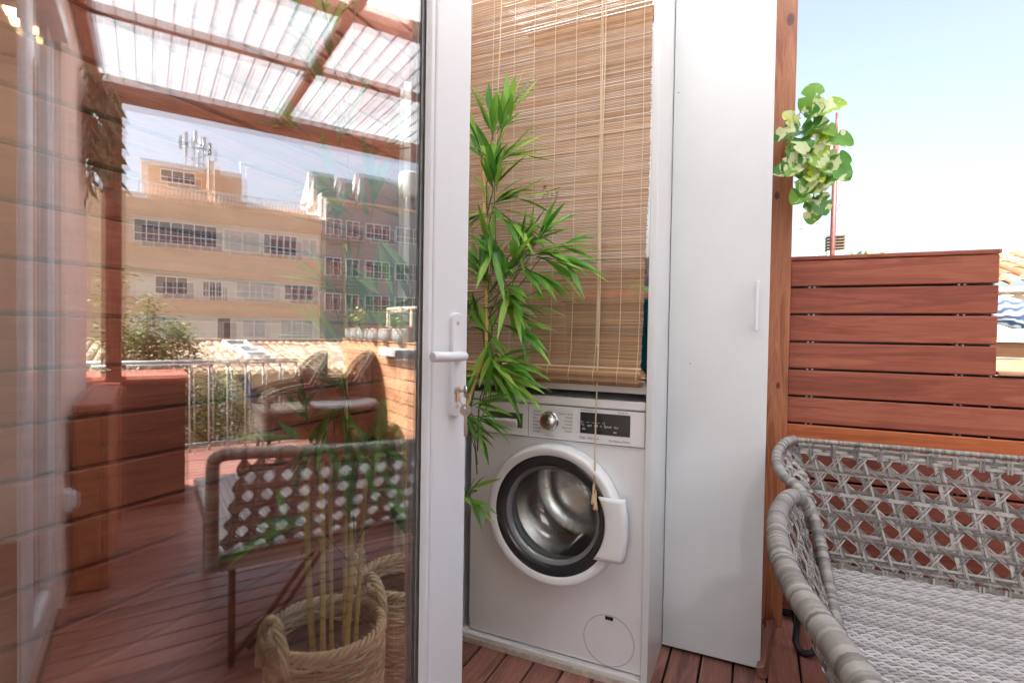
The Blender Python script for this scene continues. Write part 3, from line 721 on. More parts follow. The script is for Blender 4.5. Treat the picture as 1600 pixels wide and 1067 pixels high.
g0, g1 = zb+.11, ztop-.11
def wedge(sA, sB, zA, zB, vert=True):
    pass
# sloping glazing bead along the free side, plain ones on the other sides
def bead(pts):
    (sa, wa), (sb, wb), (sc_, wc), (sd, wd) = pts
    vs_ = []
    for z in (g0, g1):
        for s_, w__ in pts: vs_.append(tuple(D(s_, w__, z)))
    mb.add(vs_, [(0,1,5,4),(1,2,6,5),(2,3,7,6),(3,0,4,7),(0,3,2,1),(4,5,6,7)], .5)
bead([(ST+.0005, .002), (ST+.010, .002), (ST+.019, .011), (ST+.0005, .016)])
bead([(DW-ST-.0005, .002), (DW-ST-.010, .002), (DW-ST-.019, .011), (DW-ST-.0005, .016)])
bead([(ST+.0005, .060), (ST+.016, .060), (ST+.019, .048), (ST+.0005, .045)])
dbox(mb, ST+.02, DW-ST-.02, .002, .016, g0+.0005, g0+.018); dbox(mb, ST+.02, DW-ST-.02, .002, .016, g1-.018, g1-.0005)
mb.build('glazing_bead', M['pvc'], t, bevel=.001)
mb = MB(); dbox(mb, ST+.0005, ST+.0225, .0165, .0195, g0, g1); dbox(mb, ST+.0005, ST+.0225, .0402, .0435, g0, g1); mb.build('gasket', M['galv'], t)
mb = MB(); dbox(mb, ST+.003, ST+.030, .0245, .0355, g0+.003, g1-.003); dbox(mb, DW-ST-.03, DW-ST-.003, .0245, .0355, g0+.003, g1-.003)
mb.build('spacer_bar', M['galv'], t)
mb = MB(); dbox(mb, ST+.002, DW-ST-.002, .020, .024, g0, g1); mb.build('glass_pane', M['pane'], t)
mb = MB()
tilt = .0050   # the inner pane of the sealed unit sits a few tenths of a degree out of true
c_ = D(DW/2, .038, (g0+g1)/2); d2 = (dt + dn*tilt).normalized(); n2_ = (dn - dt*tilt + Vector((0,0,.004))).normalized()
zz2 = d2.cross(n2_).normalized()
mb.obox(c_, d2*((DW-2*ST)/2-.012), n2_*.0018, zz2*((g1-g0)/2-.012), .5); mb.build('glass_pane', M['pane'], t)
# handle set
mb = MB()
zl = 1.030
pl = [(.009*math.cos(a), .1*0) for a in ()]
def plate_loop(w__):
    out = []
    for k in range(9):
        a = PI*k/8; out.append(D(.040 - .015*math.cos(a), w__, .993+.118 + .012*math.sin(a)))
    for k in range(9):
        a = PI + PI*k/8; out.append(D(.040 - .015*math.cos(a), w__, .993-.084 + .012*math.sin(a)))
    return [tuple(p) for p in out]
A_, B_ = plate_loop(0), plate_loop(-.010); n_ = len(A_)
mb.add(A_+B_, [(k, (k+1) % n_, n_+(k+1) % n_, n_+k) for k in range(n_)] + [tuple(range(n_, 2*n_))], .5)
pt = mb.build('handle_plate', M['pvc'], t, bevel=.002)
mb = MB()
for z in (1.100, .920): mb.tube([D(.040, -.0095, z), D(.040, -.0112, z)], .0042, 12, .5)
mb.build('screw', M['key'], pt)
mb = MB()
zc = .955
mb.tube([D(.040, -.0095, zc), D(.040, -.013, zc)], .0085, 16, .5); mb.obox(D(.040, -.0113, zc-.013), dt*.0042, dn*.0017, Vector((0,0,.011)), .5)
mb.build('lock_cylinder', M['key'], pt)
mb = MB()
mb.tube([D(.040, -.0095, zl), D(.040, -.022, zl), D(.041, -.030, zl), D(.047, -.0345, zl), D(.058, -.036, zl), D(.085, -.036, zl), D(.134, -.0355, zl+.001), D(.1355, -.0355, zl+.001)],
        [.0105, .010, .010, .0102, .0105, .0105, .0108, .009], 16, .5)
mb.build('lever', M['pvc'], t)
# keys
t = thing('key_bunch', tuple(D(.040, -.015, zc)), 'two worn metal keys on a ring hanging from the glass door lock', 'keys')
def keyhead(mb, c_, ax, ay, r_):
    c_ = Vector(c_); n_ = 20; t_ = ax.cross(ay).normalized()*.0011
    ou, inn = [], []
    for k in range(n_):
        a = 2*PI*k/n_; ou.append(c_ + ax*math.cos(a)*r_ + ay*math.sin(a)*r_*1.05); inn.append(c_ + ay*r_*.45 + ax*math.cos(a)*r_*.3 + ay*math.sin(a)*r_*.3)
    V_ = [tuple(p+t_) for p in ou] + [tuple(p+t_) for p in inn] + [tuple(p-t_) for p in ou] + [tuple(p-t_) for p in inn]
    fs_ = []
    for k in range(n_):
        q = (k+1) % n_
        fs_ += [(k, q, n_+q, n_+k), (2*n_+q, 2*n_+k, 3*n_+k, 3*n_+q), (k, 2*n_+k, 2*n_+q, q), (n_+k, n_+q, 3*n_+q, 3*n_+k)]
    mb.add(V_, fs_, .5)
mb = MB()
kx = D(.040, -.034, zc)
kd = (dn*.85 - dt*.5).normalized()
keyhead(mb, kx, kd, Vector((0,0,-1)), .0125); mb.obox(D(.040, -.0195, zc), dn*.0075, Vector((0,0,.0035)), dt*.001, .5)
mb.build('key', M['key'], t)
mb = MB()
h2 = D(.040, -.036, zc-.040); kd2 = (dt*.8 + dn*.6).normalized()
keyhead(mb, h2, kd2, Vector((0,0,1)), .0125); mb.obox(h2 - Vector((0,0,.034)), kd2*.0036, kd2.cross(Vector((0,0,1)))*.001, Vector((0,0,.022)), .5)
for k in range(4): mb.obox(h2 - Vector((0,0,.034+.005*k)) + kd2*.0042, kd2*.0016, kd2.cross(Vector((0,0,1)))*.001, Vector((0,0,.0016)), .5)
mb.build('key', M['key'], t)
mb = MB(); rc = D(.040, -.035, zc-.019)
mb.tube([rc + dt*.002*math.sin(a*2) + (dn*.55+dt*.83)*math.cos(a)*.0115 + Vector((0,0,math.sin(a)*.0125)) for a in [2*PI*k/24 for k in range(24)]], .0009, 6, .5, closed=True)
mb.build('key_ring', M['key'], t)

# ------------------------------------------------------------------ wicker baskets
def basket(loc, rt, rb, H, hang, label):
    t = thing('wicker_basket', loc, label, 'basket', 'wicker baskets holding the bamboo')
    mb = MB(); ns = 26; rows = int(H/.0096); cx, cy, _ = loc
    def rad(z): return rb + (rt-rb)*(z/H)**.8 + .012*math.sin(PI*min(1, z/H))
    for j in range(rows):
        z = .006 + (H-.02)*j/rows; r_ = rad(z); ph = PI*(j % 2); tn = U(0, 1)
        pts = []
        for k in range(ns*3):
            a = 2*PI*k/(ns*3) + .11*j
            q = r_ + .0042*math.cos(a*ns/2*2/2*1.0 + ph)
            pts.append((cx + q*math.cos(a), cy + q*math.sin(a), z + .0011*math.sin(a*5+j)))
        mb.tube(pts, .0047, 6, (lambda i, tn=tn: min(1, max(0, tn + .15*math.sin(i*.7)))), closed=True)
    mb.lathe([(.0003, .004), (rb, .004)], loc[:2] + (0,), 32, 'z', .3)
    mb.build('weave', M['wicker'], t)
    mb = MB()
    for k in range(ns):
        a = 2*PI*k/ns; pts = [(cx+rad(z)*math.cos(a), cy+rad(z)*math.sin(a), z) for z in [H*i/8 for i in range(9)]]
        mb.tube(pts, .0036, 5)
    mb.build('stakes', M['wicker'], t)
    mb = MB()
    for s_ in range(4):
        pts = []
        for k in range(140):
            a = 2*PI*k/140; w__ = 13*a + s_*PI/2
            q = rt + .0085*math.cos(w__) ; pts.append((cx+q*math.cos(a), cy+q*math.sin(a), H-.004 + .010*math.sin(w__)))
        mb.tube(pts, .0046, 6, closed=True)
    mb.build('rim', M['wicker'], t)
    for sg in (0, PI):
        a0 = hang + sg; mb = MB()
        rad_ = Vector((math.cos(a0), math.sin(a0), 0)); tan = Vector((-math.sin(a0), math.cos(a0), 0))
        for s_ in range(5):
            pts = []
            for k in range(41):
                v = k/40; an = PI*v
                c_ = Vector((cx, cy, 0)) + rad_*(rt + .006) + tan*(.052*math.cos(an)) + Vector((0,0,H - .055 + .125*math.sin(an)**.8))
                out = (tan*math.cos(an) + Vector((0,0,1))*math.sin(an)); w__ = v*15 + s_*2*PI/5
                pts.append(c_ + out*.0085*math.cos(w__) + rad_*.0085*math.sin(w__))
            mb.tube(pts, .0048, 6)
        mb.build('handle', M['wicker'], t)
    mb = MB()
    def soil(u, v):
        a = 2*PI*u; r_ = (rt-.012)*v
        return (cx+r_*math.cos(a), cy+r_*math.sin(a), H-.055 + .010*math.sin(9*a)*v*(1-v) + .007*math.sin(31*v+a*3)*(1-v*.5) + U(-.003, .003))
    mb.grid(soil, 60, 22, .5, True); mb.build('soil', M['soil'], t)
    return t
B1 = (-.992, 1.045, 0); B2 = (-.985, 1.385, 0)
basket(B1, .139, .112, .325, R(78), 'natural wicker basket with twisted handles, nearest behind the glass door')
basket(B2, .140, .112, .320, R(-150), 'natural wicker basket half hidden by the door frame, next to the closet')

# ------------------------------------------------------------------ artificial bamboo plants
def leafgeo(mb, p, d, L, wd, up, droop, tone):
    p = Vector(p); d = Vector(d).normalized(); up = Vector(up)
    side = d.cross(up)
    if side.length < 1e-3: side = d.cross(Vector((1,0,0)))
    side.normalize(); nr = side.cross(d)
    prof = [0, .55, .95, 1.0, .8, .45, 0.03]; n_ = len(prof); vs_ = []
    for i, w_ in enumerate(prof):
        s_ = i/(n_-1); q = p + d*(L*s_) - Vector((0,0,1))*droop*L*s_*s_ 
        e = side*wd*.5*w_; ff = nr*wd*.12*w_
        vs_ += [q - e + ff, q - nr*.0004, q + e + ff]
    fs_ = []
    for i in range(n_-1):
        a = i*3; fs_ += [(a, a+1, a+4, a+3), (a+1, a+2, a+5, a+4)]
    return [tuple(v) for v in vs_], fs_, tone
def guard(vs_, lim):
    return all(lim(v) for v in vs_)
def cluster(mb, tw, p, d, n_, L, lim, spread=.75, tone0=.5):
    p = Vector(p); d = Vector(d).normalized(); done = 0; tries = 0
    end = p + d*.05
    if lim(end) and lim(p): tw.tube([p - d*.05, p, end], [.0016, .0013, .0008], 5)
    while done < n_ and tries < n_*6:
        tries += 1
        dd = (d + Vector((U(-1,1), U(-1,1), U(-1,1)))*spread).normalized()
        base = p + d*U(-.04, .05) + Vector((U(-1,1), U(-1,1), U(-1,1)))*.008
        g = leafgeo(mb, base, dd, L*U(.7, 1.25), L*U(.125, .175), Vector((U(-.3,.3), U(-.8,-.1), 1)), U(.0, .35), min(1, max(0, tone0 + U(-.42, .42))))
        if guard(g[0], lim): mb.add(*g, True); done += 1
def canes(t, data):
    for (a, b, r_, full) in data:
        mb = MB(); a = Vector(a); b = Vector(b); n_ = max(6, int((b-a).length/.012)); pts, rs = [], []
        nodes = []; z = U(.02, .08)
        Ln = (b-a).length
        while z < Ln: nodes.append(z); z += U(.085, .125)
        L_ = [i*Ln/n_ for i in range(n_+1)]
        for nn_ in nodes: L_ += [nn_-.004, nn_, nn_+.003]
        L_ = sorted(x for x in L_ if 0 <= x <= Ln)
        bow = Vector((U(-1,1), U(-1,1), 0))*.006
        for s_ in L_:
            v = s_/Ln; q = a.lerp(b, v) + bow*math.sin(PI*v)
            nr = min([abs(s_-k) for k in nodes] + [1])
            rs.append(r_*(1-.12*v)*(1.13 if nr < .0012 else 1.0)); pts.append(q)
        tn = U(.3, .75)
        mb.tube(pts, rs, 10, (lambda i, tn=tn, L_=L_, nodes=nodes: (tn-.6 if min([abs(L_[i]-k) for k in nodes]+[1]) < .0025 else tn)))
        mb.build('cane', M['cane'], t)
cdoor = P0.dot(dn)
def lim1(v):
    v = Vector(v); return v.dot(dn) < cdoor - .062 and v.x > -1.212 and .28 < v.y < 1.57 and v.z < 2.3
def lim2(v):
    v = Vector(v)
    if v.y < 1.16 or v.y > 1.598 or v.x < -1.2: return False
    return v.dot(dn) < cdoor - .08 or v.y > 1.20
t = thing('bamboo_plant', (B1[0], B1[1], .27), 'artificial bamboo on yellow canes growing from the nearest wicker basket', 'plant', 'artificial bamboo plants')
canes(t, [((-.983,.994,.265),(-1.012,.994,.752),.0078,0), ((-.958,1.0,.265),(-.968,1.0,.755),.0072,0), ((-.952,1.024,.265),(-.962,1.024,.751),.0055,0),
          ((-.925,1.043,.265),(-.912,1.05,.84),.0082,1), ((-.913,1.064,.265),(-.89,1.08,.80),.0058,1), ((-.945,1.06,.265),(-.965,1.07,1.30),.0055,1)])
mb = MB(); tw = MB()
spots = [((-1.02,1.06,1.88),(-.1,0,.9)),((-1.10,1.06,1.86),(-.7,-.1,.6)),((-.975,1.07,1.60),(.3,-.1,.7)),((-.93,1.05,1.25),(.5,-.2,-.7)),((-.82,1.06,1.27),(.5,.1,-.6)),((-.86,1.05,1.38),(.3,-.2,.6)),
    ((-1.12,1.04,1.62),(-.7,-.1,.5)),((-1.08,1.0,.80),(-.8,-.2,.2)),((-1.05,1.03,.86),(.2,-.2,.5)),((-.92,1.05,.83),(.5,-.1,-.6)),((-.86,1.05,.80),(.6,.1,.3)),((-.80,1.10,.92),(.4,.2,.5)),
    ((-1.02,.99,.60),(-.9,-.3,-.1)),((-1.08,.97,.57),(-.8,-.3,.0)),((-.84,1.09,.66),(.7,.2,-.5)),((-.95,1.03,.95),(-.4,-.2,.6)),((-.98,1.02,.84),(-.1,-.4,-.6)),((-.90,1.05,.78),(.0,-.4,-.8)),
    ((-.93,1.0,1.05),(-.3,-.4,.4)),((-.90,1.1,1.12),(.4,.2,.2)),((-1.0,1.1,1.40),(-.5,.1,.3)),((-1.05,1.08,1.20),(-.7,0,.1)),((-.88,1.12,1.55),(.5,.2,.3)),((-.95,1.0,1.75),(.2,-.4,.5)),((-.98,1.12,1.98),(.1,.2,1)),
    ((-1.08,1.1,1.74),(-.6,.1,.6)),((-.99,1.05,1.45),(.1,-.5,.1)),((-.86,1.10,.88),(.3,-.3,-.4)),((-.98,1.1,.88),(-.5,.3,-.3))]
for p, d in spots: cluster(mb, tw, p, d, 9, .135, lim1, .62, .5)
for (p, d) in spots:
    q = Vector(p); s_ = Vector((-.925, 1.05, max(.5, q.z-.18)))
    tw.tube([s_, (s_+q)/2 + Vector((0,0,.02)), q - Vector(d).normalized()*.04], [.0022, .0018, .0014], 5)
mb.build('foliage', M['leaf'], t); tw.build('twigs', M['twig'], t)
t = thing('bamboo_plant', (B2[0], B2[1], .26), 'artificial bamboo arching over the blind from the basket beside the closet', 'plant', 'artificial bamboo plants')
canes(t, [((-.99,1.40,.255),(-1.02,1.41,.74),.0065,0), ((-.987,1.383,.255),(-.95,1.385,.76),.0062,0), ((-.966,1.378,.255),(-.80,1.40,.83),.0068,1), ((-.80,1.40,.83),(-.735,1.42,1.03),.0062,1), ((-.735,1.42,1.03),(-.77,1.44,1.62),.005,1), ((-.955,1.42,.255),(-.90,1.43,1.3),.006,1)])
mb = MB(); tw = MB()
spots = [((-.735,1.43,1.70),(-.1,.0,1),13),((-.69,1.42,1.68),(.35,.0,.8),12),((-.745,1.42,1.60),(-.5,-.1,.6),9),((-.70,1.42,1.58),(.6,0,.3),11),((-.72,1.43,1.50),(.1,-.2,.5),10),((-.69,1.43,1.47),(.7,0,.1),10),((-.75,1.42,1.43),(-.6,-.1,-.1),9),
    ((-.68,1.42,1.42),(.6,0,-.5),10),((-.72,1.41,1.36),(.2,-.2,-.8),9),((-.64,1.43,1.33),(.6,0,.5),10),((-.585,1.43,1.34),(.5,.0,.7),9),((-.56,1.43,1.31),(.9,0,.15),12),((-.53,1.43,1.29),(.9,0,-.15),9),((-.60,1.43,1.26),(.6,0,-.3),10),
    ((-.67,1.42,1.25),(.3,-.1,.3),11),((-.74,1.42,1.24),(-.4,-.1,.4),9),((-.76,1.42,1.18),(-.5,-.1,-.3),8),((-.69,1.42,1.16),(.7,0,.1),10),((-.66,1.43,1.10),(.7,.1,-.1),9),((-.745,1.42,1.10),(-.4,0,.5),8),((-.72,1.42,1.04),(.2,-.1,-.5),10),
    ((-.70,1.42,.99),(.8,0,.1),10),((-.68,1.42,.95),(.8,.0,-.35),9),((-.745,1.42,.96),(-.4,-.1,-.3),8),((-.75,1.41,.87),(.7,0,.3),10),((-.775,1.41,.83),(.8,-.1,.0),9),((-.77,1.41,.80),(.6,0,-.6),6),((-.80,1.42,.58),(.9,-.1,-.15),8),((-.79,1.42,.60),(.5,-.1,.8),4),
    ((-.72,1.42,1.30),(0,-.1,.6),8),((-.66,1.42,1.20),(.3,-.2,-.4),8)]
for p, d, n_ in spots: cluster(mb, tw, p, d, int(n_*(1.45 if p[2] > .94 else .9)), .122 if p[2] > .94 else .10, lim2, .58, .70)
for p, d, n_ in spots:
    q = Vector(p); s_ = Vector((-.745 - .02*(q.z < 1), 1.43, max(.6, q.z-.15)))
    tw.tube([s_, (s_+q)/2, q - Vector(d).normalized()*.04], [.0022, .0018, .0014], 5)
mb.build('foliage', M['leaf'], t); tw.build('twigs', M['twig'], t)

# ------------------------------------------------------------------ wicker sofa
def rattan_tube(mb, pts, rad, pitch=.0042, n=10):
    P = [Vector(p) for p in pts]
    # Catmull-Rom resample
    def cr(p0, p1, p2, p3, t_): return .5*((2*p1) + (p2-p0)*t_ + (2*p0-5*p1+4*p2-p3)*t_*t_ + (3*p1-p0-3*p2+p3)*t_**3)
    dense = []
    for i in range(len(P)-1):
        a, b, c_, d = P[max(i-1,0)], P[i], P[i+1], P[min(i+2, len(P)-1)]
        for k in range(24): dense.append(cr(a, b, c_, d, k/24))
    dense.append(P[-1])
    cum = [0]
    for i in range(1, len(dense)): cum.append(cum[-1] + (dense[i]-dense[i-1]).length)
    m_ = int(cum[-1]/(pitch/2)); out, rs = [], []; j = 0
    for i in range(m_+1):
        s_ = cum[-1]*i/m_
        while j < len(cum)-2 and cum[j+1] < s_: j += 1
        v = (s_-cum[j])/max(1e-9, cum[j+1]-cum[j]); out.append(dense[j].lerp(dense[j+1], v)); rs.append(rad*(1.0 if i % 2 else .80))
    tn = [U(.12, .85) for _ in range(m_//2+2)]
    mb.tube(out, rs, n, lambda i: tn[i//2])
    return dense
def spline(pts, v):
    P = [Vector(p) for p in pts]; x = v*(len(P)-1); i = min(int(x), len(P)-2); t_ = x-i
    p0, p1, p2, p3 = P[max(i-1,0)], P[i], P[i+1], P[min(i+2, len(P)-1)]
    return .5*((2*p1) + (p2-p0)*t_ + (2*p0-5*p1+4*p2-p3)*t_*t_ + (3*p1-p0-3*p2+p3)*t_**3)
def cane(mb, S, U_, V_, p=.058, hw=.0023, ht=.0011, g=.0052, flip=1):
    """open cane work on the surface S(u,v), u in 0..U_ and v in 0..V_ metres: paired uprights, paired levels and paired diagonals"""
    def pn_(u, v):
        e = .004; u = min(max(u, 0), U_); v = min(max(v, 0), V_)
        a = S(min(u+e, U_), v) - S(max(u-e, 0), v); b = S(u, min(v+e, V_)) - S(u, max(v-e, 0))
        n_ = a.cross(b); n_ = n_.normalized() if n_.length > 1e-12 else Vector((0,0,1))
        return S(u, v), n_*flip
    def line(u0, v0, u1, v1, off, amp, ph, diag=0):
        L = math.hypot(u1-u0, v1-v0); m_ = max(3, int(L/(p/5))); P, Nn = [], []
        for i in range(m_+1):
            q = i/m_; c_, n_ = pn_(u0+(u1-u0)*q, v0+(v1-v0)*q)
            w__ = diag*.0030*math.cos(2*PI*((u0+(u1-u0)*q)/p - .5)) if diag else off + amp*math.cos(2*PI*L*q/p + ph)
            P.append(c_ + n_*w__); Nn.append(n_)
        mb.ribbon(P, Nn, hw*(.85 if diag else 1.12), ht)
    i = 0
    u = p*.5
    while u < U_:
        for s_ in (-1, 1):
            for dd in (-.0027, .0027):
                x = u + s_*g*1.25 + dd
                if 0 < x < U_: line(x, 0, x, V_, .0005, .0022, PI*(s_ > 0))
        u += p
    v = p*.5
    while v < V_:
        for s_ in (-1, 1):
            for dd in (-.0027, .0027):
                y = v + s_*g*1.25 + dd
                if 0 < y < V_: line(0, y, U_, y, .0012, .0022, PI*(s_ < 0))
        v += p
    for sg, off in ((1, .0042), (-1, -.0035)):
        k = -int(V_/p)-2
        while k*p < U_ + V_ + p:
            for dd in (-.0036, .0036):
                c0 = (k+.5)*p + dd*1.3
                # u - sg*(v) = c0 (sg=1) or u + v = c0 (sg=-1), through the crossings
                pts = []
                if sg == 1: ua, va = max(0, c0), max(0, -c0); ub = min(U_, c0+V_); vb = ub-c0
                else: ua = max(0, c0-V_); va = c0-ua; ub = min(U_, c0); vb = c0-ub
                if ub - ua > .01: line(ua, va, ub, vb, off, .0012, 0, sg)
            k += 1
SZ = .385
t = thing('wicker_sofa', (.65, 1.3, 0), 'grey woven rattan sofa with open cane back and rolled arm, beside the post', 'sofa')
SXR = 1.16
BLc, TLc = Vector((.225, 1.885, SZ)), Vector((.122, 1.935, .748)); BRc, TRc = Vector((SXR, 1.885, SZ)), Vector((SXR, 1.935, .748))
def Sback(u, v):
    a = u/1.0; b = v/.36
    A_ = BLc.lerp(BRc, a) ; B_ = TLc.lerp(TRc, a); return A_.lerp(B_, b)
mb = MB()
cane(mb, lambda u, v: Sback(u, v), 1.0, .36, .0625, flip=1)
mb.build('back_cane', M['rattan'], t)
wing = [(.118,1.938,.752), (.085,1.905,.744), (.062,1.845,.715), (.072,1.765,.680), (.120,1.695,.648), (.150,1.640,.590), (.170,1.545,.490), (.182,1.42,.405), (.184,1.36,.385)]
edge = [(.122,1.935,.748), (.135,1.93,.70), (.15,1.922,.65), (.165,1.915,.60), (.180,1.905,.55), (.195,1.9,.50), (.205,1.893,.45), (.215,1.888,.40), (.225,1.885,.385)]
def Swing(u, v):
    a = spline(wing, v/.48); b = spline(edge, v/.48); q = u/.15
    m_ = a.lerp(b, q); return m_ + Vector((-.02, .01, 0))*math.sin(PI*q)
mb = MB(); cane(mb, Swing, .15, .48, .0385, hw=.0030, flip=-1); mb.build('wing_cane', M['rattan'], t)
mb = MB(); rattan_tube(mb, wing, .0152, .0070); mb.build('wing_rim', M['rattan'], t)
arm = [(.150,1.68,.56), (.112,1.625,.645), (.080,1.53,.672), (.052,1.36,.682), (.044,1.20,.690), (.046,1.06,.695), (.062,.92,.698), (.088,.80,.702), (.112,.70,.704), (.124,.650,.700), (.131,.632,.682), (.138,.63,.62), (.147,.63,.50), (.152,.63,.345)]
def Sarm(u, v):
    q = u/1.0; a = spline(arm[1:9], q); b = Vector((.205, 1.62 - .97*q, SZ)); 
    return b.lerp(a, v/.33) + Vector((-.012, 0, 0))*math.sin(PI*v/.33)
mb = MB(); cane(mb, Sarm, 1.0, .33, .0625, flip=1); mb.build('arm_cane', M['rattan'], t)
mb = MB(); rattan_tube(mb, arm, .0205, .0080, 12); mb.build('arm_rim', M['rattan'], t)
mb = MB(); rattan_tube(mb, [(.118,1.938,.752), (.4,1.938,.754), (.8,1.938,.754), (SXR-.03,1.938,.754), (SXR-.005,1.937,.74), (SXR,1.93,.70), (SXR,1.905,.52), (SXR,1.887,.385)], .0085, .0055)
# flat braided bands along the top and the foot of the back
for (zz_, yy_, x0, cnt) in ((.735, 1.932, .13, 3), (.396, 1.879, .215, 2)):
    for k in range(cnt):
        pts, nr = [], []
        n_ = 60
        for i in range(n_+1):
            X = x0 + (SXR-x0)*i/n_
            pts.append((X, yy_-.004 - .003*math.cos(i*1.57 + PI*k), zz_ - .009*k)); nr.append((0,-1,.12))
        mb.ribbon(pts, nr, .0042, .0014)
    n_ = 17
    for i in range(n_):
        X = x0 + (SXR-x0)*(i+.5)/n_
        for dd in (-.004, .004): mb.ribbon([(X+dd, yy_-.0085, zz_+.008), (X+dd, yy_-.0085, zz_-.009*cnt)], [(0,-1,0)]*2, .0026, .001)
mb.build('back_band', M['rattan'], t)
mb = MB()
X0, X1, Y0, Y1 = .165, SXR+.02, .655, 1.89
y = Y0; j = 0; pw = .0088; ps = .0170
while y < Y1:
    n_ = int((X1-X0)/(ps/2)); pts = []; yo = y
    for i in range(n_+1):
        X = X0 + (X1-X0)*i/n_
        pts.append((X, yo, SZ + .0022*math.cos(PI*(i/2.0) + PI*.5*j)))
    mb.ribbon(pts, [(0,0,1)]*(n_+1), .0040, .0011)
    y += pw; j += 1
mb.build('seat_weave', M['rattan_seat'], t)
mb = MB()
x = X0
while x < X1:
    mb.ribbon([(x, Y0, SZ-.0005), (x, Y1, SZ-.0005)], [(0,0,1)]*2, .0026, .0008, .1); x += ps
mb.build('seat_stakes', M['rattan'], t)
mb = MB()
for k in range(7):
    z = .376 - .0062*k
    for (a, b) in (((X0, Y0-.006, z), (X1, Y0-.006, z)), ((X0-.004, Y0-.004, z), (X0-.004, Y1, z)), ((X1+.004, Y0-.004, z), (X1+.004, Y1, z)), ((X0, Y1+.004, z), (X1, Y1+.004, z))):
        mb.tube([a, b], .0033, 6)
mb.build('apron', M['rattan'], t)
mb = MB(); mb.box(X0+.01, X1-.01, Y0+.01, Y1-.01, .340, .3775, .3); mb.build('seat_frame', M['iron'], t)
legs = [((.20,.69),(1,0)), ((1.10,.69),(-1,0)), ((.16,1.95),(1,-.3)), ((1.10,1.86),(-1,0))]
for k, ((lx, ly), (dx, dy)) in enumerate(legs):
    mb = MB()
    if k == 2: pts = [(.150,2.06,.34),(.148,2.075,.2),(.146,2.082,.10),(.142,2.085,.03),(.150,2.07,.012),(.170,2.05,.011),(.190,2.045,.022),(.21,2.06,.05)]; pts = [(.19,1.90,.345),(.165,1.99,.33)] + pts[1:]
    else: pts = [(lx, ly, .35), (lx, ly, .2), (lx, ly, .04), (lx+.012*dx, ly+.01*dy, .012), (lx+.05*dx, ly, .011)]
    mb.tube(pts, .011, 10, .5); mb.build('leg', M['iron'], t)
for yy in (.69,):
    mb = MB(); mb.tube([(.24,yy,.012), (.31,yy+.10,.06), (.40,yy+.26,.20), (.52,yy+.45,.335)], .009, 8, .5); mb.build('brace', M['iron'], t)
    mb = MB(); mb.tube([(.28,yy+.06,.012), (.37,yy+.18,.06), (.47,yy+.34,.20), (.60,yy+.52,.335)], .009, 8, .5); mb.build('brace', M['iron'], t)

# ------------------------------------------------------------------ variegated trailing plant on the post
def monstera_leaf(mb, p, d, up, size, tone):
    p = Vector(p); d = Vector(d).normalized(); up = Vector(up); side = d.cross(up).normalized(); nr = side.cross(d)
    n_ = 40; out = []
    for k in range(n_):
        a = 2*PI*k/n_
        r_ = .5*(1 - .10*math.cos(a)) * (1 + .1*math.cos(2*a))
        if abs(abs(a-PI)-.0) < .35: r_ *= .62 + .9*abs(abs(a-PI))          # heart notch at the stalk
        s_ = math.sin(a)
        notch = max(0, math.sin(5.5*a + .6))**6
        if .45 < a < 2.5 or 3.8 < a < 5.8: r_ *= 1 - .62*notch
        x_, y_ = r_*math.cos(a)+.42, r_*math.sin(a)*.92
        out.append(p + d*size*x_ + side*size*y_ + nr*size*(.38*abs(y_) - .42*x_*x_))
    c_ = p + d*size*.42 - nr*size*.03
    vs_ = [tuple(c_)] + [tuple(q) for q in out]
    mb.add(vs_, [(0, 1+k, 1+(k+1) % n_) for k in range(n_)], tone, True)
t = thing('trailing_plant', (.115, 2.17, 1.95), 'variegated trailing plant with split green and cream leaves hanging from the wooden post', 'plant')
mb = MB(); tw = MB()
lv = [((.14,2.11,1.862),(.25,-.3,.9),.085,.55),((.165,2.10,1.845),(.8,-.3,.3),.085,.75),((.115,2.12,1.80),(-.9,-.4,-.05),.08,.15),((.13,2.12,1.79),(.5,-.6,.35),.08,.2),((.165,2.11,1.80),(.7,-.5,-.3),.07,.65),((.125,2.11,1.765),(.1,-.8,-.5),.08,.25),
    ((.17,2.11,1.755),(.15,-.6,-.8),.07,.95),((.185,2.11,1.755),(.9,-.3,-.2),.085,.5),((.125,2.11,1.73),(-.5,-.5,-.7),.085,.3),((.15,2.11,1.72),(.3,-.7,-.6),.085,.7),((.12,2.11,1.68),(-.4,-.6,-.3),.075,.6),((.16,2.11,1.69),(.1,-.6,-.8),.075,.95),
    ((.125,2.11,1.65),(-.7,-.5,.15),.085,.25),((.15,2.11,1.65),(-.2,-.7,-.7),.085,.5),((.19,2.11,1.67),(.7,-.4,-.5),.09,.45),((.18,2.11,1.605),(.8,-.4,.3),.09,.4),((.165,2.11,1.60),(-.6,-.5,-.4),.085,.55),((.175,2.11,1.56),(.3,-.6,-.7),.07,.2),((.17,2.11,1.545),(-.2,-.5,-.9),.075,.5),((.15,2.11,1.63),(.0,-.9,-.2),.06,.85)]
for p, d, s_, tn in lv:
    monstera_leaf(mb, p, Vector(d) + Vector((U(-.1,.1), U(-.1,.1), U(-.1,.1))), (U(-.2,.2), -1, .5), s_*U(1.08, 1.2), tn)
    monstera_leaf(mb, Vector(p)+Vector((U(-.02,.02), U(.0,.03), U(-.03,.02))), Vector(d)*.6 + Vector((U(-.8,.8), U(-.3,.1), U(-.6,.6))), (U(-.4,.4), -1, U(0,.8)), s_*U(.7, .9), U(0.2,1))
    tw.tube([(.15, 2.14, p[2]+.03), ((p[0]+.15)/2, 2.135, p[2]+.02), p], [.0014, .0012, .001], 5)
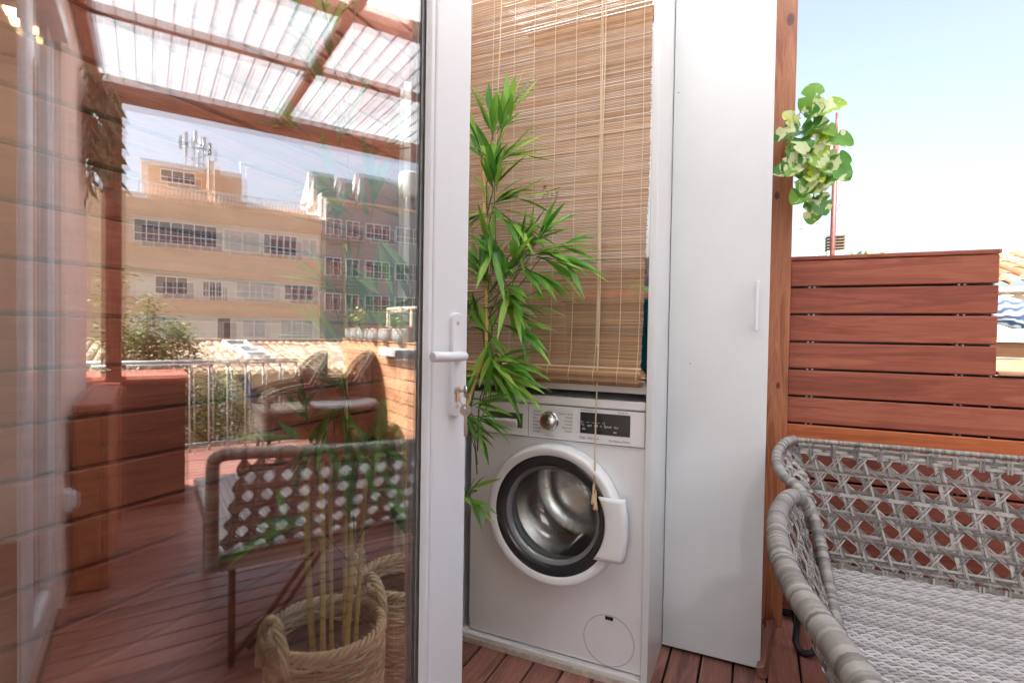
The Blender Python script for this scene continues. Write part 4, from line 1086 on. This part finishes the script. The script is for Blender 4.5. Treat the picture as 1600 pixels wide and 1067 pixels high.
tw.tube([(.10, 2.205, 1.845), (.12, 2.17, 1.88), (.14, 2.14, 1.85), (.15, 2.135, 1.75), (.155, 2.135, 1.65), (.17, 2.13, 1.53)], .0018, 6)
mb.build('leaves', M['varieg'], t); tw.build('stems', M['twig'], t)

# ------------------------------------------------------------------ beyond the fence (seen directly)
t = thing('tv_mast', (.95, 9.0, -2), 'rusty red mast with thin aerial rods beyond the fence', 'antenna mast')
mb = MB(); mb.tube([(.95,9,-2),(.952,9,2.27),(.962,9,3.9)], .035, 10, .5); mb.tube([(.962,9,3.9),(.966,9,4.3)], .018, 8, .5); mb.lathe([(.05,-.05),(.05,.05)], (.962,9,3.9), 10, 'z'); mb.build('pole', M['copper'], t)
mb = MB()
for a, b in (((.99,9,3.75),(1.18,9,3.35)),((1.18,9,3.35),(1.0,9,2.9)),((.99,9,3.7),(1.1,9,3.2)),((1.14,9,3.3),(1.02,9,2.95))): mb.tube([a, b], .006, 5, .5)
mb.build('rods', M['alu'], t)
t = thing('roof_aerial', (.77, 9.2, -2), 'thin grey roof aerial with two short rods left of the mast', 'antenna')
mb = MB(); mb.tube([(.775,9.2,-2),(.775,9.2,2.78)], .012, 6, .5); mb.build('pole', M['alu'], t)
mb = MB(); mb.tube([(.53,9.2,2.69),(.80,9.2,2.80)], .010, 6, .5); mb.build('rod', M['alu'], t)
mb = MB(); mb.tube([(.66,9.2,2.45),(.665,9.2,2.2)], .008, 5, .5); mb.build('rod', M['alu'], t)
t = thing('chimney', (1.05, 9.6, -2), 'cream chimney with dark slatted cowl behind the red mast', 'chimney')
mb = MB(); mb.box(.94, 1.15, 9.5, 9.75, -2, 2.40, .5); mb.build('stack', M['cream'], t)
mb = MB()
for k in range(5): mb.box(.93, 1.17, 9.48, 9.77, 2.42+.045*k, 2.442+.045*k, .5)
mb.box(1.0, 1.1, 9.55, 9.7, 2.40, 2.62, .5); mb.build('cowl', M['bark'], t)
t = thing('roof_plant', (1.35, 9.3, 2.2), 'small dry plants showing just above the fence beside the chimney', 'plant')
mb = MB()
for k in range(26):
    a = U(0, 2*PI); g = leafgeo(mb, (1.24+U(0,.35), 9.3, 2.20+U(0,.05)), (math.cos(a), U(-.3,.3), .5+U(0,.8)), U(.12,.2), .03, (0,-1,.3), .2, U(0,1)); mb.add(*g, True)
mb.build('foliage', M['shrub'], t)
mb = MB(); mb.box(1.2, 1.6, 9.2, 9.5, -2, 2.2, .5); mb.build('planter', M['cream'], t)

def tiles(mb, x0, x1, y0, y1, z0, z1, axis, pitch, rows):
    """barrel tiled slope; axis 'x': falls along x from (x0,z0) to (x1,z1) and repeats along y"""
    nx = int(abs((y1-y0) if axis == 'x' else (x1-x0))/pitch)
    for c_ in range(nx):
        for r_ in range(rows):
            a, b = r_/rows, (r_+1)/rows; tn = U(0, 1)
            def fn(u, v):
                an = PI*u; q = a + (b-a)*v*1.06
                wv = (c_ + .5 - .5*math.cos(an))*pitch; hh = math.sin(an)*pitch*.32 + .012*(1-v) 
                if axis == 'x': return (x0+(x1-x0)*q, y0+wv, z0+(z1-z0)*q + hh)
                return (x0+wv, y0+(y1-y0)*q, z0+(z1-z0)*q + hh)
            mb.grid(fn, 6, 1, tn, True)
t = thing('tiled_outhouse', (3.5, 7, -6), 'cream walled house with an orange barrel tile roof behind the blue cushion', 'house')
mb = MB(); mb.box(1.7, 6.0, 7.05, 10.5, -9, 1.60, .5); mb.build('wall', M['cream'], t)
mb = MB(); tiles(mb, 1.6, 6.1, 6.95, 8.6, 1.615, 2.12, 'y', .17, 5); mb.build('roof', M['tile_or'], t)
mb = MB(); mb.box(1.6, 6.1, 6.95, 6.99, 1.56, 1.61, .5); mb.build('gutter', M['galv'], t)
t = thing('neighbour_fence', (1.6, 3.5, -1), 'sunlit orange plank fence with a white ledge beyond the low fence', 'fence')
mb = MB()
for k in range(12): mb.box(.85, 2.35, 3.5, 3.53, 1.07-.082*(k+1)+.004, 1.07-.082*k, None)
mb.build('planks', M['sunwood'], t, bevel=.003)
mb = MB(); mb.obox((1.6, 3.52, 1.11), (.75, 0, .0), (0, .09, 0), (0, 0, .028), .5); mb.build('ledge', M['concrete'], t)
mb = MB(); mb.box(.9, .95, 3.535, 3.6, -3, 1.06, .5); mb.box(2.2, 2.25, 3.535, 3.6, -3, 1.06, .5); mb.build('batten', M['black'], t)
mb = MB()
def cush(u, v):
    a = 2*PI*u; x = 1.0 + .5*v; k = (1-abs(2*v-1)**4)**.5
    return (x, 3.53 + .055*math.cos(a)*k, 1.215 + (.078*math.sin(a))*k + .02*math.sin(v*9))
mb.grid(cush, 24, 20, .5, True)
tag(mb.build('rolled_cushion', M['paisley'], origin=(1.25, 3.53, 1.14)), 'blue and white patterned cushion lying on the white ledge', 'cushion')

# ------------------------------------------------------------------ terrace to the right (seen in the glass)
t = thing('storage_box', (2.35, .41, 0), 'dark wooden storage box of wide boards with flat lid at the terrace end', 'storage box')
mb = MB()
for k in range(5): mb.box(2.16, 2.185, .16, .665, .01+.149*k, .01+.149*k+.143)
for k in range(5): mb.box(2.186, 2.62, .64, .664, .01+.149*k, .01+.149*k+.143)
mb.box(2.187, 2.62, .16, .18, .01, .74); mb.box(2.60, 2.62, .181, .639, .01, .74)
mb.build('boards', M['box_y'], t, bevel=.003)
mb = MB(); mb.box(2.14, 2.64, .15, .68, .757, .79, .6); mb.build('lid', M['ipe_y'], t, bevel=.003)
t = thing('bench_box', (1.5, .27, 0), 'long low wooden bench box against the house wall beside the storage box', 'bench')
mb = MB()
for k in range(5): mb.box(1.05, 1.97, .315, .34, .01+.146*k, .01+.146*k+.14)
mb.box(1.05, 1.07, .226, .314, .01, .735); mb.build('boards', M['pine_x'], t, bevel=.003)
mb = MB(); mb.box(1.03, 1.985, .226, .35, .742, .768, .5); mb.build('lid', M['ipe_x'], t, bevel=.003)
t = thing('balcony_railing', (3.7, .9, 0), 'slim pale metal balcony railing at the far end of the terrace', 'railing')
mb = MB(); mb.tube([(3.7,-.4,.775),(3.7,1.66,.772)], .02, 12, .5); mb.tube([(3.7,-.4,.06),(3.7,1.66,.06)], .012, 8, .5); mb.build('rail', M['alu'], t)
mb = MB()
for k in range(15): mb.tube([(3.7, -.38+.145*k, -.02), (3.7, -.38+.145*k, .77)], .008, 8, .5)
mb.build('balusters', M['alu'], t)
t = thing('plank_parapet', (3.8, 1.95, 0), 'sunlit orange parapet of upright planks behind the dark wicker chairs', 'parapet')
mb = MB()
for k in range(6): mb.box(3.78, 3.81, 1.68+.096*k, 1.68+.096*k+.09, 0, .60)
for k in range(16): pass
mb.build('planks', M['pale_boards_z'], t, bevel=.003)
mb = MB(); mb.box(3.77, 3.84, 1.67, 2.256, .60, .625, .5); mb.build('cap', M['sunwood'], t)
# chairs
def wicker_chair(loc, rz, label):
    t = thing('wicker_chair', (0,0,0), label, 'chair', 'dark wicker armchairs on the terrace')
    mb = MB()
    W2, D2 = .29, .27
    def plan(v):   # v 0..1 : from the left arm's front, round the back, to the right arm's front
        if v < .33: q = v/.33; return (-W2, -D2 + q*1.35*D2, q, 0)
        if v > .67: q = (1-v)/.33; return (W2, -D2 + q*1.35*D2, q, 0)
        a = PI*(1 - (v-.33)/.34); return (W2*math.cos(a), .35*D2 + .65*D2*math.sin(a)**.8, 1, math.sin(a))
    def top(v):
        x, y, q, s_ = plan(v)
        return .60 + .06*math.sin(PI*min(1, q*1.0))*.4 + .27*max(0, s_)**.5 if s_ > 0 else .58 + .03*q - .07*(1-q)**3
    rows = 44; cols = 96
    def arch(v, z):    # opening under each arm
        x, y, q, s_ = plan(v)
        if s_ > 0: return False
        return ((q-.45)/.33)**2 + ((z-.40)/.135)**2 < 1 and z > .40
    for r_ in range(rows):
        zz_ = .17 + r_*.0165; run = []
        for c_ in range(cols+1):
            v = c_/cols; x, y, q, s_ = plan(v); ok = zz_ < top(v) and not arch(v, zz_)
            if ok:
                k = .004*(1 if (c_+r_) % 2 else -1); fl = 1 + .10*max(0, zz_-.45)
                run.append((x*fl + k*(abs(x) > .2), y*fl + k*(abs(y) > .15), zz_))
            if (not ok or c_ == cols) and len(run) > 2: mb.tube(run, .0075, 5); run = []
            elif not ok: run = []
    edge_ = [(plan(c_/60)[0]*1.02, plan(c_/60)[1]*1.02, top(c_/60)) for c_ in range(61)]
    mb.tube(edge_, .016, 8, .7); mb.build('shell', M['dark_rattan'], t)
    mb = MB()
    for r_ in range(30): mb.tube([(-W2, -D2+.017*r_, .40+.003*(r_ % 2)), (W2, -D2+.017*r_, .40+.003*((r_+1) % 2))], .0085, 5)
    for r_ in range(14): mb.tube([(-W2, -D2, .17+.0165*r_), (W2, -D2, .17+.0165*r_)], .0078, 5)
    mb.build('seat', M['dark_rattan'], t)
    for sx in (-1, 1):
        for sy in (-1, 1):
            mb = MB(); mb.tube([(sx*.24, sy*.22, .2), (sx*.25, sy*.23, 0)], .016, 8, .4); mb.build('leg', M['dark_rattan'], t)
    t.location = loc; t.rotation_euler = (0, 0, rz); return t
wicker_chair((3.28, 1.52, 0), R(0), 'dark wicker armchair nearest the railing, with an arched opening under its arm')
wicker_chair((3.40, 1.98, 0), R(8), 'dark wicker armchair against the low plank fence, partly behind the round table')
t = thing('round_table', (2.85, 1.85, 0), 'small round terrace table with grey top in front of the wicker chairs', 'table')
mb = MB(); mb.lathe([(.0003,.45),(.262,.45),(.272,.458),(.272,.472),(.262,.478),(.0003,.478)], (2.85,1.85,0), 40); mb.build('tabletop', M['slate'], t)
for k in range(3):
    a = 2*PI*k/3+.3; mb = MB(); mb.tube([(2.85+.1*math.cos(a), 1.85+.1*math.sin(a), .45), (2.85+.2*math.cos(a), 1.85+.2*math.sin(a), 0)], .014, 8, .5); mb.build('leg', M['dark_rattan'], t)
# pots on the low fence
PZ = .978
pots = [(4.03,.075,'r','small pot of rusty succulent, farthest along the fence top'), (3.84,.075,'g','small concrete pot with a leggy green plant, second from the far end'), (3.64,.07,'g','slim concrete pot with sparse green sprigs, third from the far end'),
        (3.46,.062,'r','narrowest concrete pot, with a low rust red succulent'), (3.26,.09,'r','round concrete pot with a dense rust red succulent, mid row'), (2.98,.095,'o','wide concrete pot with orange succulent and green sprigs'), (2.62,.11,'o','largest concrete pot, with an orange succulent, nearest in the row')]
for i, (px, pr_, kd_, lab) in enumerate(pots):
    t = thing('succulent_pot', (px, FY+.03, PZ), lab, 'plant pot', 'concrete pots on the low fence')
    mb = MB(); c_ = (px, FY+.03, PZ)
    mb.lathe([(.0003,0),(pr_*.8,0),(pr_*.98,.012),(pr_,.05),(pr_*.97,.10),(pr_*.9,.112),(pr_*.82,.112),(pr_*.80,.095),(.0003,.095)], c_, 24); mb.build('pot', M['concrete'], t)
    mb = MB()
    for k in range(60 if kd_ != 'g' else 14):
        a = U(0,2*PI); rr_ = U(0, pr_*1.0)
        g = leafgeo(mb, (px+rr_*math.cos(a), FY+.03+rr_*math.sin(a), PZ+.10), (math.cos(a)*.6, math.sin(a)*.6, U(.3,1.2)), U(.03,.065), .016, (0,0,1), .2, U(0,1)); mb.add(*g, True)
    mb.build('succulent', M['succ_r' if kd_ in 'ro' else 'succ_g'], t)
    if kd_ in 'go':
        mb = MB()
        for k in range(6):
            a = U(0,2*PI); hh = U(.08,.2); q = (px+.04*math.cos(a), FY+.03+.04*math.sin(a), PZ+.10); e = (px+.09*math.cos(a), FY+.03+.09*math.sin(a), PZ+.10+hh)
            mb.tube([q, e], .0025, 5)
            for m_ in range(8): mb.add(*leafgeo(mb, e, (U(-1,1),U(-1,1),U(-.2,.7)), .045, .022, (0,0,1), .2, U(.3,1)), True)
        mb.build('sprigs', M['succ_g'], t)
t = thing('pipe_rack', (2.65, 2.32, .9), 'cream pipe rack rising behind the pots on the low fence', 'rack')
mb = MB(); mb.tube([(3.11,2.33,1.27),(2.2,2.33,1.262)], .016, 10, .5); mb.build('crossbar', M['cream'], t)
for xx in (3.11, 2.57):
    mb = MB(); mb.tube([(xx,2.33,.3),(xx,2.33,1.254)], .014, 10, .5); mb.build('upright', M['cream'], t)
o = MB(); o.box(2.14, 2.99, 2.19, 2.252, .845, .925, .5)
tag(o.build('wall_trough', M['greyrender'] if False else M['shutter'], origin=(2.56, 2.25, .845), bevel=.01), 'long pale grey trough fixed under the low fence top', 'trough')
# hanging ivy at the eave post
t = thing('trailing_ivy', (1.96, .24, 2.3), 'dull trailing ivy hanging under the eave, reflected at the upper left of the glass', 'plant')
mb = MB(); tw = MB()
for k in range(20):
    x0, y0 = U(1.55, 1.95), U(.14, .32) ; ln = U(.1, .5) if k % 3 else U(.4, .62); pts = []
    for i in range(6): pts.append((x0 + .03*math.sin(i+k), max(.13, y0 + .02*math.sin(i*1.3+k)), 2.30 - ln*i/5))
    pts = [(a, max(b, .225), c_) for a, b, c_ in pts]
    tw.tube(pts, .002, 5)
    for i in range(int(10 + ln*26)):
        v = U(0, 1); q = spline(pts, v); a = U(0, 2*PI)
        g = leafgeo(mb, q, (math.cos(a)*.7, math.sin(a)*.7, -U(.2, 1)), U(.05,.085), U(.035,.05), (0, -1, .4), .2, U(0, 1))
        if all(v_[1] > .206 for v_ in g[0]): mb.add(*g, True)
mb.build('leaves', M['ivy'], t); tw.build('stems', M['twig'], t)
tw = MB()

# shrubs beyond the railing
def shrub(loc, hgt, wd, n_, label, seed):
    rn = random.Random(seed)
    t = thing('shrub', loc, label, 'shrub', 'shrubs beyond the railing')
    mb = MB(); tw = MB(); x0, y0, z0 = loc
    stems = []
    for k in range(9):
        a = rn.uniform(0, 2*PI); q = rn.uniform(.2, 1)
        e = (x0+wd*q*math.cos(a), y0+wd*q*math.sin(a), z0+hgt*rn.uniform(.65, 1)); m_ = (x0+wd*.4*q*math.cos(a), y0+wd*.4*q*math.sin(a), z0+hgt*.5)
        stems.append([(x0, y0, z0), m_, e]); tw.tube(stems[-1], [.02, .012, .005], 6)
    for k in range(n_):
        s_ = rn.choice(stems); v = rn.uniform(.35, 1)**.7; q = spline(s_, v); sp = .16 if v < .85 else .06
        q = q + Vector((rn.gauss(0, sp), rn.gauss(0, sp), rn.gauss(0, sp)))
        a = rn.uniform(0, 2*PI)
        mb.add(*leafgeo(mb, q, (math.cos(a), math.sin(a), rn.uniform(-.2, .9)), rn.uniform(.06, .10), rn.uniform(.022, .035), (rn.uniform(-.4,.4), rn.uniform(-.4,.4), 1), .25, rn.uniform(0, 1)), True)
    mb.build('crown', M['shrub'], t); tw.build('trunk', M['bark'], t)
shrub((4.9, .30, -1.6), 3.25, .30, 3600, 'tall yellow green shrub rising behind the railing beside the house post', 1)
shrub((5.0, .62, -1.5), 2.85, .36, 4200, 'bushy yellow green shrub in the middle behind the railing', 2)
shrub((5.2, 1.05, -1.6), 2.2, .40, 3200, 'low dark shrub behind the railing balusters, nearest the wicker chairs', 3)

# tiled house next door
t = thing('tiled_house', (10, 2, -9), 'low neighbouring house with a beige barrel tile roof and two roof windows', 'house')
mb = MB(); tiles(mb, 12.5, 8.4, -4.0, 9.0, .70, .31, 'x', .155, 12); mb.build('roof', M['tile'], t)
mb = MB(); mb.box(8.75, 16, -3.9, 8.9, -9, .30, .5); mb.build('wall', M['cream'], t)
mb = MB(); mb.tube([(12.5,-4,.74),(12.5,9,.74)], .07, 8, .3); mb.build('ridge', M['tile'], t)
for xc, zc_ in ((11.55, .66), (10.45, .555)):
    mb = MB(); ax = Vector((1, 0, .0951)).normalized(); nz = Vector((-.0951, 0, 1)).normalized(); c_ = Vector((xc, 2.13 + (11.55-xc)*.12, zc_+.03))
    for s_ in (-1, 1):
        mb.obox(c_ + ax*s_*.40, ax*.05, Vector((0,.25,0)), nz*.05, .5); mb.obox(c_ + Vector((0,s_*.215,0)), ax*.349, Vector((0,.035,0)), nz*.05, .5)
    sk = mb.build('roof_window', M['winframe'], t)
    mb = MB(); mb.obox(c_, ax*.348, Vector((0,.178,0)), nz*.02, .5); mb.build('pane', M['windark'], sk)
mb = MB(); mb.tube([(8.65,1.85,.25),(8.5,2.1,-.5),(8.6,2.2,-1.2),(8.65,2.25,-3)], .07, 8, .5); mb.build('drainpipe', M['bluepaint'], t)
mb = MB(); mb.box(8.6, 8.74, 1.35, 1.75, -6, .24, .5); mb.build('pilaster', M['whiterender'], t)
mb = MB(); mb.box(8.70, 8.745, 2.35, 2.75, -1.0, -.05, .5); wf = mb.build('window', M['winframe'], t)
mb = MB(); mb.box(8.69, 8.699, 2.39, 2.71, -.96, -.09, .5); mb.build('pane', M['windark'], wf)

# ------------------------------------------------------------------ apartment blocks far behind (metres; 1.4 to the surveyed unit)
def by(y): return 1.4*y - .182
def bz(z): return 1.4*z - .434
FX = 35.6
def window(par, y0, y1, z0, z1, n_, x=FX, kind='glass', bars=False):
    m_ = MB(); Y0_, Y1_, Z0_, Z1_ = by(y0), by(y1), bz(z0), bz(z1); e = .07
    m_.box(x-.10, x-.01, Y0_, Y1_, Z0_, Z0_+e, .5); m_.box(x-.10, x-.01, Y0_, Y1_, Z1_-e, Z1_, .5)
    for k in range(n_+1):
        yy = Y0_ + (Y1_-Y0_-e)*k/n_; m_.box(x-.10, x-.011, yy, yy+e, Z0_+e, Z1_-e, .5)
    zm = Z0_ + (Z1_-Z0_)*.36
    if n_ > 2: m_.box(x-.095, x-.012, Y0_+e, Y1_-e, zm, zm+.05, .5)
    if bars:
        k = Y0_+.2
        while k < Y1_-.1: m_.box(x-.16, x-.13, k, k+.03, Z0_, Z1_, .5); k += .16
    fr_ = m_.build('window', M['winframe'], par)
    m_ = MB(); 
    for k in range(n_):
        a = Y0_ + (Y1_-Y0_-e)*k/n_ + e; b_ = Y0_ + (Y1_-Y0_-e)*(k+1)/n_
        m_.box(x-.045, x-.013, a, b_, Z0_+e, Z1_-e, .5)
    m_.build('pane', M['windark'] if kind == 'glass' else M['shutter'], fr_)
t = thing('apartment_block', (FX, by(3.6), -9), 'apricot apartment block with white window bands and a roof terrace, far behind', 'building', 'apartment blocks')
mb = MB(); mb.box(FX, FX+11, by(-3.2), by(7.42), -9, bz(6.45), .5); mb.build('wall', M['ochre'], t)
mb = MB()
for (a, b, c_, d_2) in ((-.1,7.35,2.30,3.25), (-.1,7.35,.2,1.55), (-.1,7.35,4.38,5.55)): mb.box(FX-.006, FX-.001, by(a), by(b), bz(c_), bz(d_2), .5)
mb.build('pale_storey', M['ochre_pale'], t)
mb = MB()
for z in (6.42, 5.62, 4.36, 3.28, 2.26, 1.60): mb.box(FX-.14, FX-.007, by(-3.2), by(7.42), bz(z)-.05, bz(z)+.05, .5)
mb.build('band', M['ochre'], t)
mb = MB(); mb.box(FX+2, FX+8, by(.31), by(2.72), bz(6.45), bz(8.10), .5); mb.box(FX+1.5, FX+8, by(2.95), by(4.11), bz(6.45), bz(8.15), .5); mb.box(FX+3, FX+9, by(4.12), by(7.3), bz(6.45), bz(7.1), .5); mb.box(FX+.6, FX+1.6, by(2.72), by(2.94), bz(6.45), bz(8.35), .5)
mb.build('penthouse', M['ochre'], t)
mb = MB(); mb.box(FX+1.7, FX+8.2, by(.25), by(2.78), bz(8.11), bz(8.19), .5); mb.build('penthouse_roof', M['shutter'], t)
for (a, b, c_, d_2, n_, kd_) in ((.03,3.03,4.48,5.42,7,'glass'), (3.25,4.75,4.40,5.38,2,'shut'), (4.85,6.35,4.40,5.36,5,'glass'), (6.5,7.25,4.40,5.30,2,'shut'), (.75,1.95,2.38,3.15,3,'glass'), (2.45,3.25,2.34,3.05,3,'glass'),
                             (3.75,5.4,2.36,3.15,3,'shut'), (5.75,7.1,2.36,3.12,4,'glass'), (3.0,3.6,.5,1.5,1,'glass'), (4.0,5.0,.6,1.45,2,'shut'), (5.6,7.1,.3,1.5,3,'shut'), (.4,1.6,.5,1.5,2,'shut')):
    window(t, a, b, c_, d_2, n_, kind=kd_, bars=(a == 2.45))
window(t, .95, 2.30, 7.35, 7.92, 3, x=FX+2)
mb = MB()
yy = by(.2)
while yy < by(7.3): mb.box(FX+.1, FX+.14, yy, yy+.05, bz(6.47), bz(6.90), .5); yy += .2
mb.box(FX+.08, FX+.16, by(.2), by(7.3), bz(6.9), bz(6.95), .5); mb.build('roof_railing', M['winframe'], t)
t = thing('phone_mast', (FX+2, by(2.3), bz(8.15)), 'cluster of mobile phone antennas standing on the apricot block roof', 'antenna mast')
mb = MB(); rn = random.Random(4)
c_ = Vector((FX+2.2, by(2.25), bz(8.18)))
for (dy, h_) in ((-.45,1.9),(0,2.3),(.5,1.9),(.25,1.5)): mb.tube([c_+Vector((0,dy,0)), c_+Vector((0,dy,h_))], .05, 6, .5)
for (a, b, z1, z2) in ((-.8,.8,1.2,1.35),(-.6,.7,.8,.2),(-.6,.9,.3,1.0),(-.7,.8,1.6,1.5)): mb.tube([c_+Vector((-.05,a,z1)), c_+Vector((-.05,b,z2))], .035, 6, .5)
mb.build('frame', M['galv'], t)
mb = MB()
for (dy, z1) in ((-.75,1.0),(-.45,1.3),(.05,1.5),(.55,1.2),(.82,.9)): mb.box(c_.x-.3, c_.x-.12, c_.y+dy-.09, c_.y+dy+.09, c_.z+z1, c_.z+z1+.8, .5)
mb.build('antenna_panel', M['concrete'], t)
t = thing('roof_aerial', (FX+3, by(4.2), bz(8.1)), 'thin television aerial on the apricot block beside its roof step', 'antenna')
mb = MB(); mb.tube([(FX+3, by(4.2), bz(7.1)), (FX+3, by(4.2), bz(9.0))], .03, 6, .5); mb.build('pole', M['galv'], t)
mb = MB(); mb.tube([(FX+3, by(4.1), bz(8.95)), (FX+3, by(4.75), bz(8.9))], .02, 5, .5)
for k in range(4): mb.tube([(FX+3, by(4.25+.13*k), bz(8.8)), (FX+3, by(4.25+.13*k), bz(9.02))], .015, 5, .5)
mb.build('rods', M['galv'], t)
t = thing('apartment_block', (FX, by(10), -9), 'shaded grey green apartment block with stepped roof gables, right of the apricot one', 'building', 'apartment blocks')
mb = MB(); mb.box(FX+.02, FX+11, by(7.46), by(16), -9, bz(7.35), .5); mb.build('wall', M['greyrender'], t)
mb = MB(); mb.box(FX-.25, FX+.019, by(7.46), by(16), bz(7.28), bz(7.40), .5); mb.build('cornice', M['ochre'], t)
mb = MB()
for (y0, y1, z1) in ((7.0,8.25,8.8),(8.35,9.2,8.7),(9.3,16,9.1)):
    x0 = FX+1.2
    ya, yb, za, zb_2 = by(y0)+.3, by(y1), bz(7.36), bz(z1)
    mb.add([(x0,ya,za),(x0,yb,za),(x0,ya,zb_2),(x0,yb,zb_2),(x0+2.6,ya,za),(x0+2.6,yb,za)], [(0,2,3,1),(2,4,5,3),(0,4,2),(1,3,5)], .5)
mb.build('roof_gable', M['greyrender'], t)
mb = MB()
for (y0, z1) in ((7.0,8.8),(8.35,8.7),(9.3,9.1)): mb.add([(FX+1.2,by(y0)+.05,bz(7.36)),(FX+1.2,by(y0)+.298,bz(7.36)),(FX+1.2,by(y0)+.05,bz(z1)),(FX+1.2,by(y0)+.298,bz(z1)),(FX+3.8,by(y0)+.05,bz(7.36)),(FX+3.8,by(y0)+.298,bz(7.36))], [(0,2,3,1),(2,4,5,3),(0,4,2),(1,3,5)], .5)
mb.box(FX+.03, FX+6, by(7.424), by(7.458), bz(5.8), bz(7.6), .5); mb.build('gable_side_lit', M['whiterender'], t)  # sunlight on the left gable sides is painted in as white render
for z0, z1 in ((5.62,6.42), (3.65,4.55), (1.95,2.80)):
    for (a, b, n_) in ((7.6,8.4,2), (8.6,9.3,2), (9.6,10.9,3), (11.2,12.7,3), (13.1,14.4,3)):
        window(t, a, b, z0, z1, n_, x=FX+.02)
mb = MB()
for z in (5.45, 3.3, 1.55):
    mb.box(FX-.9, FX+.015, by(7.5), by(9.4), bz(z)-.15, bz(z), .5)
    yy = by(7.5)
    while yy < by(9.4): mb.box(FX-.88, FX-.84, yy, yy+.03, bz(z), bz(z)+.95, .5); yy += .18
    mb.box(FX-.9, FX-.82, by(7.5), by(9.4), bz(z)+.951, bz(z)+1.0, .5)
mb.build('balcony', M['concrete'], t)
t = thing('water_tank', (FX+1.0, by(12.1), bz(7.4)), 'pale round water tank on the grey green block roof', 'tank')
mb = MB(); mb.lathe([(.0003,2.9),(.75,2.85),(.85,2.7),(.85,1.2),(.0003,1.2)], (FX+.4, by(12.1), bz(7.36)), 24); mb.build('tank', M['whiterender'], t)
mb = MB()
for k in range(4): a = PI/4+k*PI/2; mb.tube([(FX+.4+.6*math.cos(a), by(12.1)+.6*math.sin(a), bz(7.36)), (FX+.4+.6*math.cos(a), by(12.1)+.6*math.sin(a), bz(7.36)+1.2)], .06, 6, .5)
mb.build('stand', M['galv'], t)
